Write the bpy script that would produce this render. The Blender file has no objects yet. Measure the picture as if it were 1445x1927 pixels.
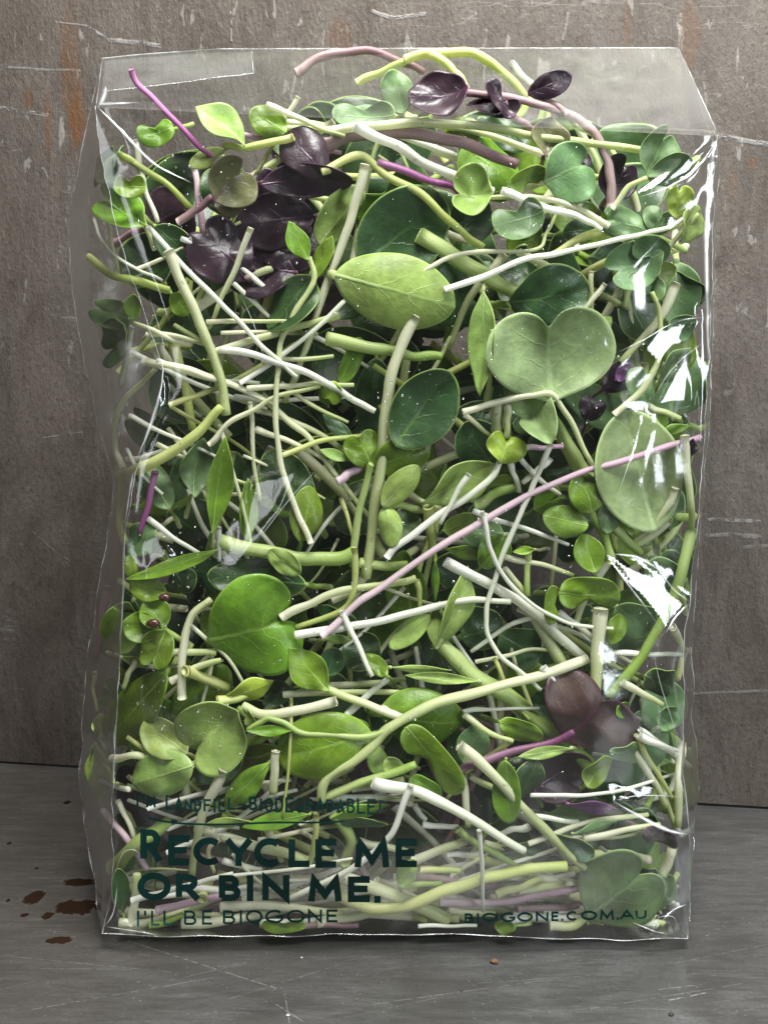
import bpy, bmesh, math, random
from mathutils import Vector, Matrix, noise

random.seed(7)
scene = bpy.context.scene
col = scene.collection
R = math.radians

# ---------------------------------------------------------------- camera
FOC, PW, PH = 2200.0, 1445.0, 1927.0      # focal length in photo pixels
CAM_Y, CAM_Z, PITCH = -0.330, 0.1747, R(8)
cd = bpy.data.cameras.new('camera')
cam = bpy.data.objects.new('camera', cd); col.objects.link(cam)
cam.location = (0, CAM_Y, CAM_Z)
cam.rotation_euler = (R(90) - PITCH, 0, 0)
cd.sensor_fit = 'VERTICAL'; cd.sensor_height = 36.0; cd.lens = 36.0 * FOC / PH
cd.clip_start = 0.01; cd.clip_end = 20
scene.camera = cam
scene.render.resolution_x, scene.render.resolution_y = 767, 1024

# ---------------------------------------------------------------- light
world = bpy.data.worlds.new('World'); scene.world = world
world.use_nodes = True
bg = world.node_tree.nodes['Background']
bg.inputs[0].default_value = (0.92, 0.97, 1.0, 1); bg.inputs[1].default_value = 0.05

def area(name, loc, target, sx, sy, power, colr):
    ld = bpy.data.lights.new(name, 'AREA'); ld.shape = 'RECTANGLE'
    ld.size, ld.size_y, ld.energy, ld.color = sx, sy, power, colr
    o = bpy.data.objects.new(name, ld); col.objects.link(o)
    o.location = loc
    o.rotation_euler = (Vector(target) - Vector(loc)).to_track_quat('-Z', 'Y').to_euler()
    return o
area('front_light', (0.10, -0.27, 0.84), (0.0, -0.02, 0.10), 0.46, 0.26, 19.0, (1.0, 0.985, 0.96))
area('overhead_light', (0.03, 0.01, 0.47), (0.0, 0.06, 0.0), 0.60, 0.08, 0.7, (1.0, 0.97, 0.92))
area('window_light', (0.46, -0.46, 0.32), (0.0, 0.0, 0.13), 0.18, 0.44, 3.4, (0.88, 0.95, 1.0))
area('left_glare_light', (-0.44, -0.46, 0.26), (0.0, 0.0, 0.13), 0.10, 0.34, 0.4, (0.94, 0.97, 1.0))  # added lamp, gives the film its glare on the left

vs = scene.view_settings
vs.view_transform = 'Standard'; vs.look = 'None'; vs.gamma = 1.0; vs.exposure = 0.2
vs.use_curve_mapping = False
scene.render.engine = 'CYCLES'
scene.cycles.transparent_max_bounces = 40
scene.cycles.max_bounces = 8
scene.cycles.diffuse_bounces = 3
scene.cycles.glossy_bounces = 3
scene.cycles.transmission_bounces = 4
scene.cycles.caustics_reflective = False
scene.cycles.caustics_refractive = False

# ---------------------------------------------------------------- helpers
SP, CP = math.sin(PITCH), math.cos(PITCH)
def P(px, py, y):
    """point on the vertical plane at depth y (metres) seen at photo pixel"""
    u, v = (px - PW / 2) / FOC, -(py - PH / 2) / FOC
    dy, dz = CP + v * SP, -SP + v * CP
    t = (y - CAM_Y) / dy
    return Vector((u * t, y, CAM_Z + dz * t))
def proj(p):
    dx, dy, dz = p[0], p[1] - CAM_Y, p[2] - CAM_Z
    w = dy * CP - dz * SP
    return (PW / 2 + FOC * dx / w, PH / 2 - FOC * (dy * SP + dz * CP) / w)
FLOOR_Z = -0.0050
def Pfloor(px, py, z=None):
    z = FLOOR_Z if z is None else z
    u, v = (px - PW / 2) / FOC, -(py - PH / 2) / FOC
    dy, dz = CP + v * SP, -SP + v * CP
    t = (z - CAM_Z) / dz
    return Vector((u * t, CAM_Y + dy * t, z))
MM = 0.001
PXM = 0.152 * MM                     # metres per photo pixel near the film
def lerp(a, b, t): return a + (b - a) * t
def clamp(t, a=0.0, b=1.0): return max(a, min(b, t))
def sstep(a, b, x):
    t = clamp((x - a) / (b - a)); return t * t * (3 - 2 * t)
def table(tb, x):
    if x <= tb[0][0]: return tb[0][1]
    for (x0, y0), (x1, y1) in zip(tb, tb[1:]):
        if x <= x1: return lerp(y0, y1, (x - x0) / (x1 - x0))
    return tb[-1][1]
def spline(pts, n):
    """Catmull-Rom through points, n samples per span"""
    k = len(pts[0]); out = []
    q = [tuple(2 * a - b for a, b in zip(pts[0], pts[1]))] + list(pts) + \
        [tuple(2 * a - b for a, b in zip(pts[-1], pts[-2]))]
    for i in range(1, len(q) - 2):
        p0, p1, p2, p3 = q[i - 1], q[i], q[i + 1], q[i + 2]
        for s in range(n):
            t = s / n
            out.append(tuple(0.5 * (2 * p1[j] + (p2[j] - p0[j]) * t + (2 * p0[j] - 5 * p1[j] + 4 * p2[j] - p3[j]) * t * t
                       + (3 * p1[j] - p0[j] - 3 * p2[j] + p3[j]) * t ** 3) for j in range(k)))
    out.append(tuple(pts[-1]))
    return out
def mesh_obj(name, verts, faces, mat, parent=None, smooth=True):
    me = bpy.data.meshes.new(name)
    me.from_pydata([tuple(v) for v in verts], [], faces)
    me.validate()
    if smooth: me.shade_smooth()
    me.materials.append(mat)
    o = bpy.data.objects.new(name, me); col.objects.link(o)
    if parent: o.parent = parent
    return o
def tag(o, label, cat, group=None):
    o['label'] = label; o['category'] = cat
    if group: o['group'] = group
    return o

# ---------------------------------------------------------------- materials
class NT:
    """tiny node-graph builder"""
    def __init__(s, name):
        s.m = bpy.data.materials.new(name); s.m.use_nodes = True
        s.t = s.m.node_tree; s.t.nodes.clear()
        s.out = s.t.nodes.new('ShaderNodeOutputMaterial')
    def n(s, kind, **kw):
        nd = s.t.nodes.new('ShaderNode' + kind)
        for k, v in kw.items():
            if k.startswith('i_'):
                key = k[2:]; key = int(key) if key.isdigit() else key.replace('_', ' ')
                s.set(nd.inputs[key], v)
            else: setattr(nd, k, v)
        return nd
    def set(s, sock, v):
        if hasattr(v, 'is_output') or isinstance(v, bpy.types.NodeSocket): s.t.links.new(v, sock)
        else:
            if isinstance(v, tuple) and len(v) == 3 and sock.type == 'RGBA': v = v + (1,)
            sock.default_value = v
    def math(s, op, a, b=0.0, c=0.0, cl=False):
        nd = s.n('Math', operation=op, use_clamp=cl)
        for i, v in enumerate((a, b, c)): s.set(nd.inputs[i], v)
        return nd.outputs[0]
    def mix(s, f, a, b, bt='MIX'):
        nd = s.n('MixRGB', blend_type=bt)
        s.set(nd.inputs[0], f); s.set(nd.inputs[1], a); s.set(nd.inputs[2], b)
        return nd.outputs[0]
    def ramp(s, f, lo, hi, a=0.0, b=1.0):
        nd = s.n('MapRange', interpolation_type='SMOOTHSTEP')
        for i, v in enumerate((f, lo, hi, a, b)): s.set(nd.inputs[i], v)
        return nd.outputs[0]
    def noise(s, vec, scale, detail=4.0, rough=0.55, dist=0.0, stretch=None):
        if stretch:
            mp = s.n('Mapping'); s.set(mp.inputs[0], vec); mp.inputs[3].default_value = stretch; vec = mp.outputs[0]
        nd = s.n('TexNoise'); s.set(nd.inputs['Vector'], vec)
        nd.inputs['Scale'].default_value = scale; nd.inputs['Detail'].default_value = detail
        nd.inputs['Roughness'].default_value = rough; nd.inputs['Distortion'].default_value = dist
        return nd.outputs[0]
    def bump(s, h, strength, dist):
        nd = s.n('Bump'); s.set(nd.inputs['Height'], h)
        nd.inputs['Strength'].default_value = strength; nd.inputs['Distance'].default_value = dist
        return nd.outputs[0]
    def done(s, sh):
        s.t.links.new(sh, s.out.inputs[0]); return s.m

def seg_mask(g, sep, x0, y0, x1, y1, w):
    """soft mask round a segment in the plane of the sheet (a scratch or a scuff)"""
    dx, dy = x1 - x0, y1 - y0; L2 = dx * dx + dy * dy
    a = g.math('SUBTRACT', sep[0], x0); b = g.math('SUBTRACT', sep[1], y0)
    t = g.math('DIVIDE', g.math('ADD', g.math('MULTIPLY', a, dx), g.math('MULTIPLY', b, dy)), L2, cl=True)
    ex = g.math('SUBTRACT', a, g.math('MULTIPLY', t, dx)); ey = g.math('SUBTRACT', b, g.math('MULTIPLY', t, dy))
    d = g.math('SQRT', g.math('ADD', g.math('MULTIPLY', ex, ex), g.math('MULTIPLY', ey, ey)))
    return g.ramp(d, w * 0.35, w, 1.0, 0.0)
def blob_mask(g, sep, x, y, rx, ry, warp, soft=0.5):
    a = g.math('DIVIDE', g.math('SUBTRACT', sep[0], x), rx); b = g.math('DIVIDE', g.math('SUBTRACT', sep[1], y), ry)
    d = g.math('SQRT', g.math('ADD', g.math('MULTIPLY', a, a), g.math('MULTIPLY', b, b)))
    return g.ramp(g.math('ADD', d, warp), 1.0 - soft, 1.0 + soft, 1.0, 0.0)

# wall plane: yawed about z, farther on the left.  seam: (0,1440) .. (1445,1523)
S0, S1 = Pfloor(0, 1437), Pfloor(1445, 1524)
WD = (S1 - S0).normalized(); WN = Vector((WD.y, -WD.x, 0))
def wall_uv(px, py):
    """sheet coordinates (metres along the seam from its left end, height) of a photo pixel"""
    u, v = (px - PW / 2) / FOC, -(py - PH / 2) / FOC
    d = Vector((u, CP + v * SP, -SP + v * CP)); o = Vector((0, CAM_Y, CAM_Z))
    t = (S0 - o).dot(WN) / d.dot(WN)
    p = o + d * t
    return ((p - S0).dot(WD), p.z)

def wall_material():
    g = NT('aged_metal_panel'); tc = g.n('TexCoord').outputs['Object']
    sp = g.n('SeparateXYZ', i_0=tc); sep = (sp.outputs[0], sp.outputs[2])
    streak = g.noise(tc, 40, 8, 0.72, 0.8, (1, 1, 0.42))
    fine = g.noise(tc, 480, 5, 0.75, 0.3, (1, 1, 0.45))
    blot = g.noise(tc, 20, 6, 0.65, 0.6, (1, 1, .6))
    grit = g.noise(tc, 520, 6, 0.8)
    c = g.mix(g.ramp(streak, 0.34, 0.68), (0.0559, 0.0450, 0.0358), (0.1064, 0.0912, 0.0766))
    c = g.mix(g.math('MULTIPLY', g.ramp(blot, 0.42, 0.66), 0.6), c, (0.1022, 0.0906, 0.0778))
    c = g.mix(g.math('MULTIPLY', g.ramp(grit, 0.50, 0.62), 0.6), c, (0.0389, 0.0310, 0.0243))
    c = g.mix(g.math('MULTIPLY', g.ramp(fine, 0.54, 0.72), 0.28), c, (0.0402, 0.0322, 0.0255))
    c = g.mix(g.math('MULTIPLY', g.ramp(g.noise(tc, 90, 6, 0.72, 0.8, (1, 1, .4)), 0.58, 0.72), 0.6), c, (0.0316, 0.0231, 0.0176))
    # long vertical drawn lines and short pale chips
    ln = g.noise(tc, 95, 5, 0.6, 0.15, (1, 1, 0.035))
    c = g.mix(g.math('MULTIPLY', g.ramp(g.math('ABSOLUTE', g.math('SUBTRACT', ln, 0.5)), 0.0, 0.008, 1, 0), 0.22), c, (0.0280, 0.0232, 0.0192))
    chip = g.math('MULTIPLY', g.ramp(g.noise(tc, 210, 3, 0.6, 0.5, (1, 1, .33)), 0.63, 0.67), g.ramp(sep[1], 0.10, 0.24))
    c = g.mix(g.math('MULTIPLY', chip, 0.5), c, (0.2560, 0.2400, 0.2240))
    hl = g.noise(tc, 70, 4, 0.6, 0.25, (0.10, 1, 1))
    hm = g.math('MULTIPLY', g.ramp(g.math('ABSOLUTE', g.math('SUBTRACT', hl, 0.52)), 0.0, 0.006, 1, 0), g.ramp(blot, 0.5, 0.6))
    c = g.mix(g.math('MULTIPLY', hm, 0.5), c, (0.2080, 0.1960, 0.1840))
    rw = g.math('MULTIPLY', g.math('SUBTRACT', g.noise(tc, 130, 5, 0.7, 0.5, (1, 1, .3)), 0.5), 2.6)
    for (px, py, w, h, s) in ((135, 120, 18, 110, .55), (145, 200, 16, 40, .9), (90, 210, 8, 50, .5), (52, 160, 14, 16, .5),
                              (1415, 280, 8, 10, .6), (1300, 40, 16, 60, .35), (1180, 40, 8, 60, .3), (640, 40, 20, 30, .35), (1380, 320, 10, 22, .3)):
        x, z = wall_uv(px, py)
        k = 0.215 * MM
        c = g.mix(g.math('MULTIPLY', blob_mask(g, sep, x, z, w * k, h * k, rw, .45), s), c, (0.1000, 0.0464, 0.0176))
    wob = g.math('MULTIPLY', g.math('SUBTRACT', g.noise(tc, 45, 3, .6), .5), 0.0028)
    sw = (g.math('ADD', sep[0], wob), g.math('ADD', sep[1], wob))
    brk = g.ramp(g.noise(tc, 260, 4, 0.7, 0.3, (.6, 1, 1)), 0.38, 0.56)
    marks = None
    for (x0, y0, x1, y1, w, s) in ((1335, 955, 1428, 958, 5, .75), (1330, 985, 1430, 984, 6, .55), (1400, 1005, 1445, 1003, 5, .4),
                 (1345, 232, 1445, 245, 6, .8), (1300, 1284, 1445, 1275, 4, .5), (0, 178, 90, 190, 5, .8), (15, 103, 150, 108, 3, .6),
                 (160, 25, 205, 50, 4, .8), (205, 50, 300, 62, 6, .9), (105, 18, 160, 25, 2.5, .6), (700, -4, 740, 10, 5, .9), (740, 10, 800, -2, 5, .9),
                 (78, 802, 155, 790, 2, .5), (60, 980, 130, 1035, 2.5, .35), (915, 30, 905, 100, 4, .6), (432, 0, 436, 50, 3, .7),
                 (1068, 0, 1060, 45, 4, .6), (1325, 130, 1330, 200, 4, .5), (780, 40, 778, 88, 4, .5), (1282, 0, 1276, 80, 4, .5)):
        a, b = wall_uv(x0, y0), wall_uv(x1, y1)
        mk = g.math('MULTIPLY', g.math('MULTIPLY', seg_mask(g, sw, a[0], a[1], b[0], b[1], w * 0.2 * MM), brk), s)
        marks = mk if marks is None else g.math('MAXIMUM', marks, mk)
    c = g.mix(g.math('MULTIPLY', marks, 0.5), c, (0.2880, 0.2880, 0.2840))
    h = g.math('ADD', g.math('MULTIPLY', fine, 0.5), g.math('ADD', g.math('MULTIPLY', streak, 0.6), g.math('ADD', g.math('MULTIPLY', grit, 0.25), g.math('MULTIPLY', marks, 0.2))))
    bs = g.n('BsdfPrincipled', i_Base_Color=c, i_Metallic=0.4, i_Roughness=g.ramp(blot, 0.3, 0.7, 0.42, 0.60), i_Normal=g.bump(h, 0.9, 0.0010))
    return g.done(bs.outputs[0])

def floor_material():
    g = NT('worn_steel_shelf'); tc = g.n('TexCoord').outputs['Object']
    sp = g.n('SeparateXYZ', i_0=tc); sep = (sp.outputs[0], sp.outputs[1])
    brush = g.noise(tc, 260, 6, 0.7, 0.35, (0.22, 1, 1))
    brush2 = g.noise(tc, 1000, 3, 0.7, 0.2, (0.08, 1, 1))
    blot = g.noise(tc, 16, 5, 0.62, 0.6)
    c = g.mix(g.ramp(brush, 0.36, 0.66), (0.1140, 0.1140, 0.1112), (0.1477, 0.1487, 0.1459))
    c = g.mix(g.math('MULTIPLY', g.ramp(brush2, 0.5, 0.75), 0.35), c, (0.1961, 0.1961, 0.1915))
    c = g.mix(g.math('MULTIPLY', g.ramp(blot, 0.44, 0.62), 0.5), c, (0.0798, 0.0760, 0.0707))
    c = g.mix(g.ramp(sep[0], -0.13, 0.06, 0.5, 0.0), c, (0.0950, 0.0798, 0.0646))        # browner and darker towards the left
    spk = g.ramp(g.noise(tc, 900, 2, 0.5), 0.70, 0.74)
    c = g.mix(g.math('MULTIPLY', spk, 0.5), c, (0.3830, 0.3830, 0.3739))
    for ang, st_, thr in ((.25, .5, .007), (-.5, .45, .006), (.9, .35, .006), (-.12, .6, .008)):
        mp = g.n('Mapping'); g.set(mp.inputs[0], tc); mp.inputs[2].default_value = (0, 0, ang); mp.inputs[3].default_value = (.05, 1, 1)
        nz = g.n('TexNoise'); g.set(nz.inputs['Vector'], mp.outputs[0]); nz.inputs['Scale'].default_value = 260; nz.inputs['Detail'].default_value = 2
        lm = g.math('MULTIPLY', g.ramp(g.math('ABSOLUTE', g.math('SUBTRACT', nz.outputs[0], .5)), 0, thr, 1, 0), g.ramp(g.noise(tc, 60, 3, .6), .45, .6))
        c = g.mix(g.math('MULTIPLY', lm, st_ * .6), c, (0.2736, 0.2736, 0.2690))
    gr2 = g.noise(tc, 800, 5, .8)
    c = g.mix(g.math('MULTIPLY', g.ramp(gr2, .5, .64), .45), c, (0.0646, 0.0631, 0.0600))
    rn = random.Random(5); sc = None
    brk = g.ramp(g.noise(tc, 420, 3, 0.6), 0.40, 0.55)
    segs = [(240, 1770, 520, 1860, 1.6, .7), (20, 1800, 330, 1830, 1.2, .5), (60, 1900, 400, 1840, 1.4, .5), (1245, 1885, 1330, 1868, 2.2, .9),
            (1240, 1862, 1325, 1852, 1.6, .6), (700, 1890, 1020, 1845, 1.2, .5), (430, 1880, 640, 1815, 1.0, .5), (900, 1850, 1200, 1830, 1.0, .4),
            (300, 1850, 470, 1810, 1.2, .5), (1100, 1900, 1400, 1850, 1.0, .5), (520, 1890, 575, 1925, 1.4, .7), (536, 1870, 545, 1925, 1.2, .7)]
    for i in range(16):
        x, y = rn.uniform(-60, 1450), rn.uniform(1770, 1925); l = rn.uniform(60, 240); an = rn.gauss(-0.12, 0.16)
        segs.append((x, y, x + l, y + l * math.tan(an), rn.uniform(.7, 1.3), rn.uniform(.25, .5)))
    for (x0, y0, x1, y1, w, s) in segs:
        a, b = Pfloor(x0, y0), Pfloor(x1, y1)
        mk = g.math('MULTIPLY', seg_mask(g, sep, a.x, a.y, b.x, b.y, w * 0.16 * MM), s)
        sc = mk if sc is None else g.math('MAXIMUM', sc, mk)
    sc = g.math('MULTIPLY', sc, brk)
    c = g.mix(g.math('MULTIPLY', sc, 0.75), c, (0.4560, 0.4560, 0.4469))
    wp = g.math('MULTIPLY', g.math('SUBTRACT', g.noise(tc, 230, 5, 0.7, 0.5), 0.56), 2.2)
    st = None
    for (px, py, rx, ry) in ((150, 1660, 30, 8), (145, 1707, 40, 14), (65, 1688, 20, 13), (90, 1723, 11, 7), (113, 1769, 24, 6), (47, 1722, 7, 4),
                             (18, 1587, 5, 3), (70, 1634, 4, 3), (127, 1510, 8, 5), (16, 1695, 4, 3), (215, 1800, 26, 7), (270, 1790, 16, 6)):
        p = Pfloor(px, py)
        mk = g.math('MULTIPLY', blob_mask(g, sep, p.x, p.y, rx * 0.165 * MM, ry * 0.36 * MM, wp, .22), 1.0 if py < 1780 else .4)
        st = mk if st is None else g.math('MAXIMUM', st, mk)
    c = g.mix(st, c, (0.016, 0.009, 0.006))
    ro = g.math('ADD', g.ramp(brush, 0.3, 0.7, 0.30, 0.44), g.math('MULTIPLY', st, 0.3))
    h = g.math('ADD', g.math('MULTIPLY', brush2, 0.4), g.math('ADD', g.math('MULTIPLY', brush, 0.4), g.math('SUBTRACT', g.math('MULTIPLY', st, 0.4), g.math('MULTIPLY', sc, 0.5))))
    bs = g.n('BsdfPrincipled', i_Base_Color=c, i_Metallic=g.math('SUBTRACT', 0.65, g.math('MULTIPLY', st, .72), cl=True), i_Roughness=ro, i_Normal=g.bump(h, 0.3, 0.0004))
    g.set(bs.inputs['Specular IOR Level'], g.math('SUBTRACT', .5, g.math('MULTIPLY', st, .52), cl=True))
    return g.done(bs.outputs[0])

def schlick(g, nrm=None):
    lw = g.n('LayerWeight', i_Blend=0.5)
    if nrm is not None: g.set(lw.inputs['Normal'], nrm)
    return g.math('ADD', 0.04, g.math('MULTIPLY', g.math('POWER', lw.outputs['Facing'], 5.0), 0.96))
def film_material(name, haze=0.035, refl=1.7, tint=(0.985, 0.99, 0.985), rough=0.13, bmp=0.35):
    g = NT(name); tc = g.n('TexCoord').outputs['Object']
    w1 = g.noise(tc, 90, 3, 0.5, 0.4); w2 = g.noise(tc, 420, 3, 0.6, 0.2, (1, 1, 0.12))
    nb = g.bump(g.math('ADD', g.math('MULTIPLY', w1, 1.0), g.math('MULTIPLY', w2, 0.10)), bmp, 0.0012)
    fac = g.math('MINIMUM', g.math('MULTIPLY', schlick(g, nb), refl), 0.75)
    tr = g.n('BsdfTransparent', i_Color=tint).outputs[0]
    df = g.n('BsdfTranslucent', i_Color=(0.9, 0.92, 0.92)).outputs[0]
    d2 = g.n('BsdfDiffuse', i_Color=(0.9, 0.92, 0.92)).outputs[0]
    dd = g.n('MixShader', i_0=0.5, i_1=df, i_2=d2).outputs[0]
    sm = g.ramp(g.noise(tc, 26, 5, 0.65, 0.8), 0.38, 0.72, haze * 0.35, haze * 1.7)
    b = g.n('MixShader', i_0=sm, i_1=tr, i_2=dd).outputs[0]
    gl = g.n('BsdfGlossy', i_Color=(1, 1, 1), i_Roughness=rough, i_Normal=nb).outputs[0]
    return g.done(g.n('MixShader', i_0=fac, i_1=b, i_2=gl).outputs[0])

def plain(name, c, rough=0.5, spec=0.5, metal=0.0):
    g = NT(name)
    tc = g.n('TexCoord').outputs['Object']
    cc = g.mix(g.ramp(g.noise(tc, 900, 3), 0.3, 0.7, 0, .5), c, tuple(v * .6 for v in c))
    bs = g.n('BsdfPrincipled', i_Base_Color=cc, i_Roughness=rough, i_Metallic=metal)
    bs.inputs['Specular IOR Level'].default_value = spec
    return g.done(bs.outputs[0])

def stem_material(name, c1, c2, transl=0.22):
    """c1 at the cut foot, c2 towards the leaf end (attribute 'along')"""
    g = NT(name); tc = g.n('TexCoord').outputs['UV']
    al = g.n('Attribute', attribute_name='along').outputs['Fac']
    oi = g.n('ObjectInfo').outputs['Random']
    ob = g.n('TexCoord').outputs['Object']
    streak = g.noise(tc, 9, 4, 0.6, 0.2, (0.35, 3.0, 1))
    ring = g.noise(tc, 60, 3, 0.6, 0.2, (1.0, 0.25, 1))
    c = g.mix(g.ramp(g.math('ADD', al, g.math('MULTIPLY', g.math('SUBTRACT', oi, .5), .6)), 0.1, 0.95), c1, c2)
    c = g.mix(g.ramp(streak, 0.35, 0.7, 0, .5), c, tuple(v * .8 for v in c2))
    c = g.mix(g.ramp(ring, 0.5, 0.72, 0, .35), c, tuple(min(1, v * 1.25 + .03) for v in c1))
    c = g.mix(g.ramp(g.noise(ob, 420, 2, .5), .70, .76, 0, .5), c, tuple(v * .35 for v in c2))
    h = g.math('ADD', streak, g.math('MULTIPLY', ring, 0.5))
    bs = g.n('BsdfPrincipled', i_Base_Color=c, i_Roughness=0.36, i_Normal=g.bump(h, 0.35, 0.0003))
    bs.inputs['Specular IOR Level'].default_value = 0.45
    t = g.n('BsdfTranslucent', i_Color=c)
    return g.done(g.n('MixShader', i_0=transl, i_1=bs.outputs[0], i_2=t.outputs[0]).outputs[0])

def leaf_material(name, c, vein, rim, transl=0.25, rough=0.36, vs_=0.65, rim_s=0.6):
    g = NT(name); uv = g.n('TexCoord').outputs['UV']
    sp = g.n('SeparateXYZ', i_0=uv); a, b = sp.outputs[0], sp.outputs[1]
    rad = g.n('Attribute', attribute_name='rad').outputs['Fac']
    ob = g.n('TexCoord').outputs['Object']
    oi = g.n('ObjectInfo').outputs['Random']
    ab = g.math('ABSOLUTE', b)
    wob = g.math('MULTIPLY', g.math('SUBTRACT', g.noise(uv, 5, 3), .5), .16)
    mid = g.math('MULTIPLY', g.ramp(g.math('ABSOLUTE', g.math('ADD', b, g.math('MULTIPLY', wob, .25))), 0.006, 0.03, 1, 0), g.ramp(a, 0.0, 0.85, 1, .15))
    sv = g.math('FRACT', g.math('MULTIPLY', g.math('ADD', g.math('SUBTRACT', a, g.math('MULTIPLY', ab, 0.85)), wob), 4.2))
    side = g.math('MULTIPLY', g.ramp(g.math('ABSOLUTE', g.math('SUBTRACT', sv, .5)), 0.0, 0.055, 1, 0), g.ramp(ab, 0.36, 0.05, 0.0, .6))
    vn = g.math('MAXIMUM', mid, g.math('MULTIPLY', side, .85))
    n1 = g.noise(ob, 110, 4, .6, .3); n2 = g.noise(ob, 650, 3, .65)
    cc = g.mix(g.ramp(n1, .32, .7), tuple(v * .72 for v in c), tuple(min(1, v * 1.28) for v in c))
    cc = g.mix(g.math('MULTIPLY', g.ramp(n2, .5, .7), .35), cc, tuple(v * .6 for v in c))
    hs = g.n('HueSaturation'); g.set(hs.inputs['Color'], cc)
    g.set(hs.inputs['Hue'], g.math('ADD', 0.485, g.math('MULTIPLY', oi, .03)))
    g.set(hs.inputs['Value'], g.math('ADD', 0.82, g.math('MULTIPLY', oi, .36)))
    cc = g.mix(g.math('MULTIPLY', vn, vs_), hs.outputs[0], vein)
    cc = g.mix(g.ramp(a, 0.0, 0.16, .55, 0.0), cc, vein)
    cc = g.mix(g.math('MULTIPLY', g.ramp(rad, .955, 1.0), rim_s), cc, rim)
    h = g.math('ADD', g.math('MULTIPLY', n1, .8), g.math('SUBTRACT', g.math('MULTIPLY', n2, .25), g.math('MULTIPLY', vn, .35)))
    bs = g.n('BsdfPrincipled', i_Base_Color=cc, i_Roughness=rough, i_Normal=g.bump(h, .7, 0.0007))
    bs.inputs['Specular IOR Level'].default_value = 0.34
    t = g.n('BsdfTranslucent', i_Color=g.mix(.5, cc, (c[0] * 2.0, c[1] * 1.6, c[2] * .8)))
    return g.done(g.n('MixShader', i_0=transl, i_1=bs.outputs[0], i_2=t.outputs[0]).outputs[0])

STEM = {
 'w': stem_material('white_stem', (0.87, 0.88, 0.80), (0.76, 0.79, 0.64), .42),
 'c': stem_material('cream_green_stem', (0.83, 0.82, 0.66), (0.56, 0.64, 0.28), .45),
 'y': stem_material('yellow_green_stem', (0.68, 0.70, 0.32), (0.50, 0.60, 0.17), .42),
 'g': stem_material('green_stem', (0.52, 0.62, 0.26), (0.32, 0.48, 0.09), .42),
 'p': stem_material('magenta_stem', (0.56, 0.27, 0.47), (0.36, 0.10, 0.29), .3),
 'k': stem_material('pink_stem', (0.72, 0.60, 0.62), (0.56, 0.36, 0.47), .35),
 'q': stem_material('dark_magenta_stem', (0.30, 0.19, 0.25), (0.15, 0.035, 0.10), .15),
 'b': stem_material('mauve_stem', (0.40, 0.29, 0.27), (0.20, 0.10, 0.12), .2)}
LEAF = {
 'S': leaf_material('silvery_green_leaf', (0.245, 0.340, 0.140), (0.35, 0.46, 0.22), (0.42, 0.54, 0.25), rough=.45),
 'G': leaf_material('bright_green_leaf', (0.122, 0.222, 0.016), (0.32, 0.48, 0.11), (0.28, 0.45, 0.08), rough=.36),
 'D': leaf_material('dark_green_leaf', (0.027, 0.064, 0.018), (0.09, 0.18, 0.045), (0.36, 0.50, 0.13), transl=.12, rough=.36),
 'L': leaf_material('pale_green_leaf', (0.245, 0.355, 0.085), (0.40, 0.52, 0.20), (0.46, 0.60, 0.20), rough=.42),
 'M': leaf_material('grey_green_leaf', (0.115, 0.200, 0.075), (0.26, 0.38, 0.16), (0.32, 0.46, 0.17), rough=.42),
 'Y': leaf_material('yellow_green_leaf', (0.29, 0.44, 0.045), (0.45, 0.56, 0.15), (0.50, 0.60, 0.17)),
 'P': leaf_material('purple_leaf', (0.024, 0.013, 0.019), (0.07, 0.025, 0.06), (0.09, 0.03, 0.075), transl=.08, rough=.34),
 'O': leaf_material('olive_purple_leaf', (0.115, 0.115, 0.050), (0.15, 0.06, 0.10), (0.12, 0.03, 0.08), transl=.15),
 'B': leaf_material('brown_purple_leaf', (0.050, 0.030, 0.023), (0.11, 0.018, 0.075), (0.10, 0.014, 0.07), transl=.1, rough=.42, vs_=.9),
 'V': leaf_material('violet_leaf', (0.13, 0.045, 0.14), (0.24, 0.10, 0.24), (0.22, 0.08, 0.22), transl=.15)}
FILM = film_material('clear_film', 0.003, 1.9, rough=0.12, bmp=0.17)
FILM_TOP = film_material('clear_film_top', 0.022, 0.8, rough=0.24, bmp=0.12)
FILM_FLAP = film_material('clear_film_double', 0.06, 0.9, rough=0.24, bmp=0.12)
FILM_SIDE = film_material('clear_film_side', 0.045, 2.4, bmp=0.22)
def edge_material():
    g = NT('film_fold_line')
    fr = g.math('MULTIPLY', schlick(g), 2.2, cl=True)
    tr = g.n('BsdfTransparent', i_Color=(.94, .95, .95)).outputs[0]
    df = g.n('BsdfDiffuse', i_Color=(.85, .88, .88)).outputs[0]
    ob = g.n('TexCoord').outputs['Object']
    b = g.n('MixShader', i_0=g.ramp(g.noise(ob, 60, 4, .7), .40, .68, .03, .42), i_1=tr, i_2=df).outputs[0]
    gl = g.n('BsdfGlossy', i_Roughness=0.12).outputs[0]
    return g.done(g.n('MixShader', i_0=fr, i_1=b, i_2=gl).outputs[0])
def fac_add(g, a, b): return g.math('ADD', a, b, cl=True)
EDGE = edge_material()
def drop_material():
    g = NT('water_drop')
    fr = g.math('ADD', g.math('MULTIPLY', schlick(g), 2.0), .22, cl=True)
    tr = g.n('BsdfTransparent', i_Color=(.97, .98, .97)).outputs[0]
    gl = g.n('BsdfGlossy', i_Roughness=0.03).outputs[0]
    return g.done(g.n('MixShader', i_0=fr, i_1=tr, i_2=gl).outputs[0])
DROP = drop_material()
INK = plain('dark_green_ink', (0.002, 0.024, 0.021), .6, .15)

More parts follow.
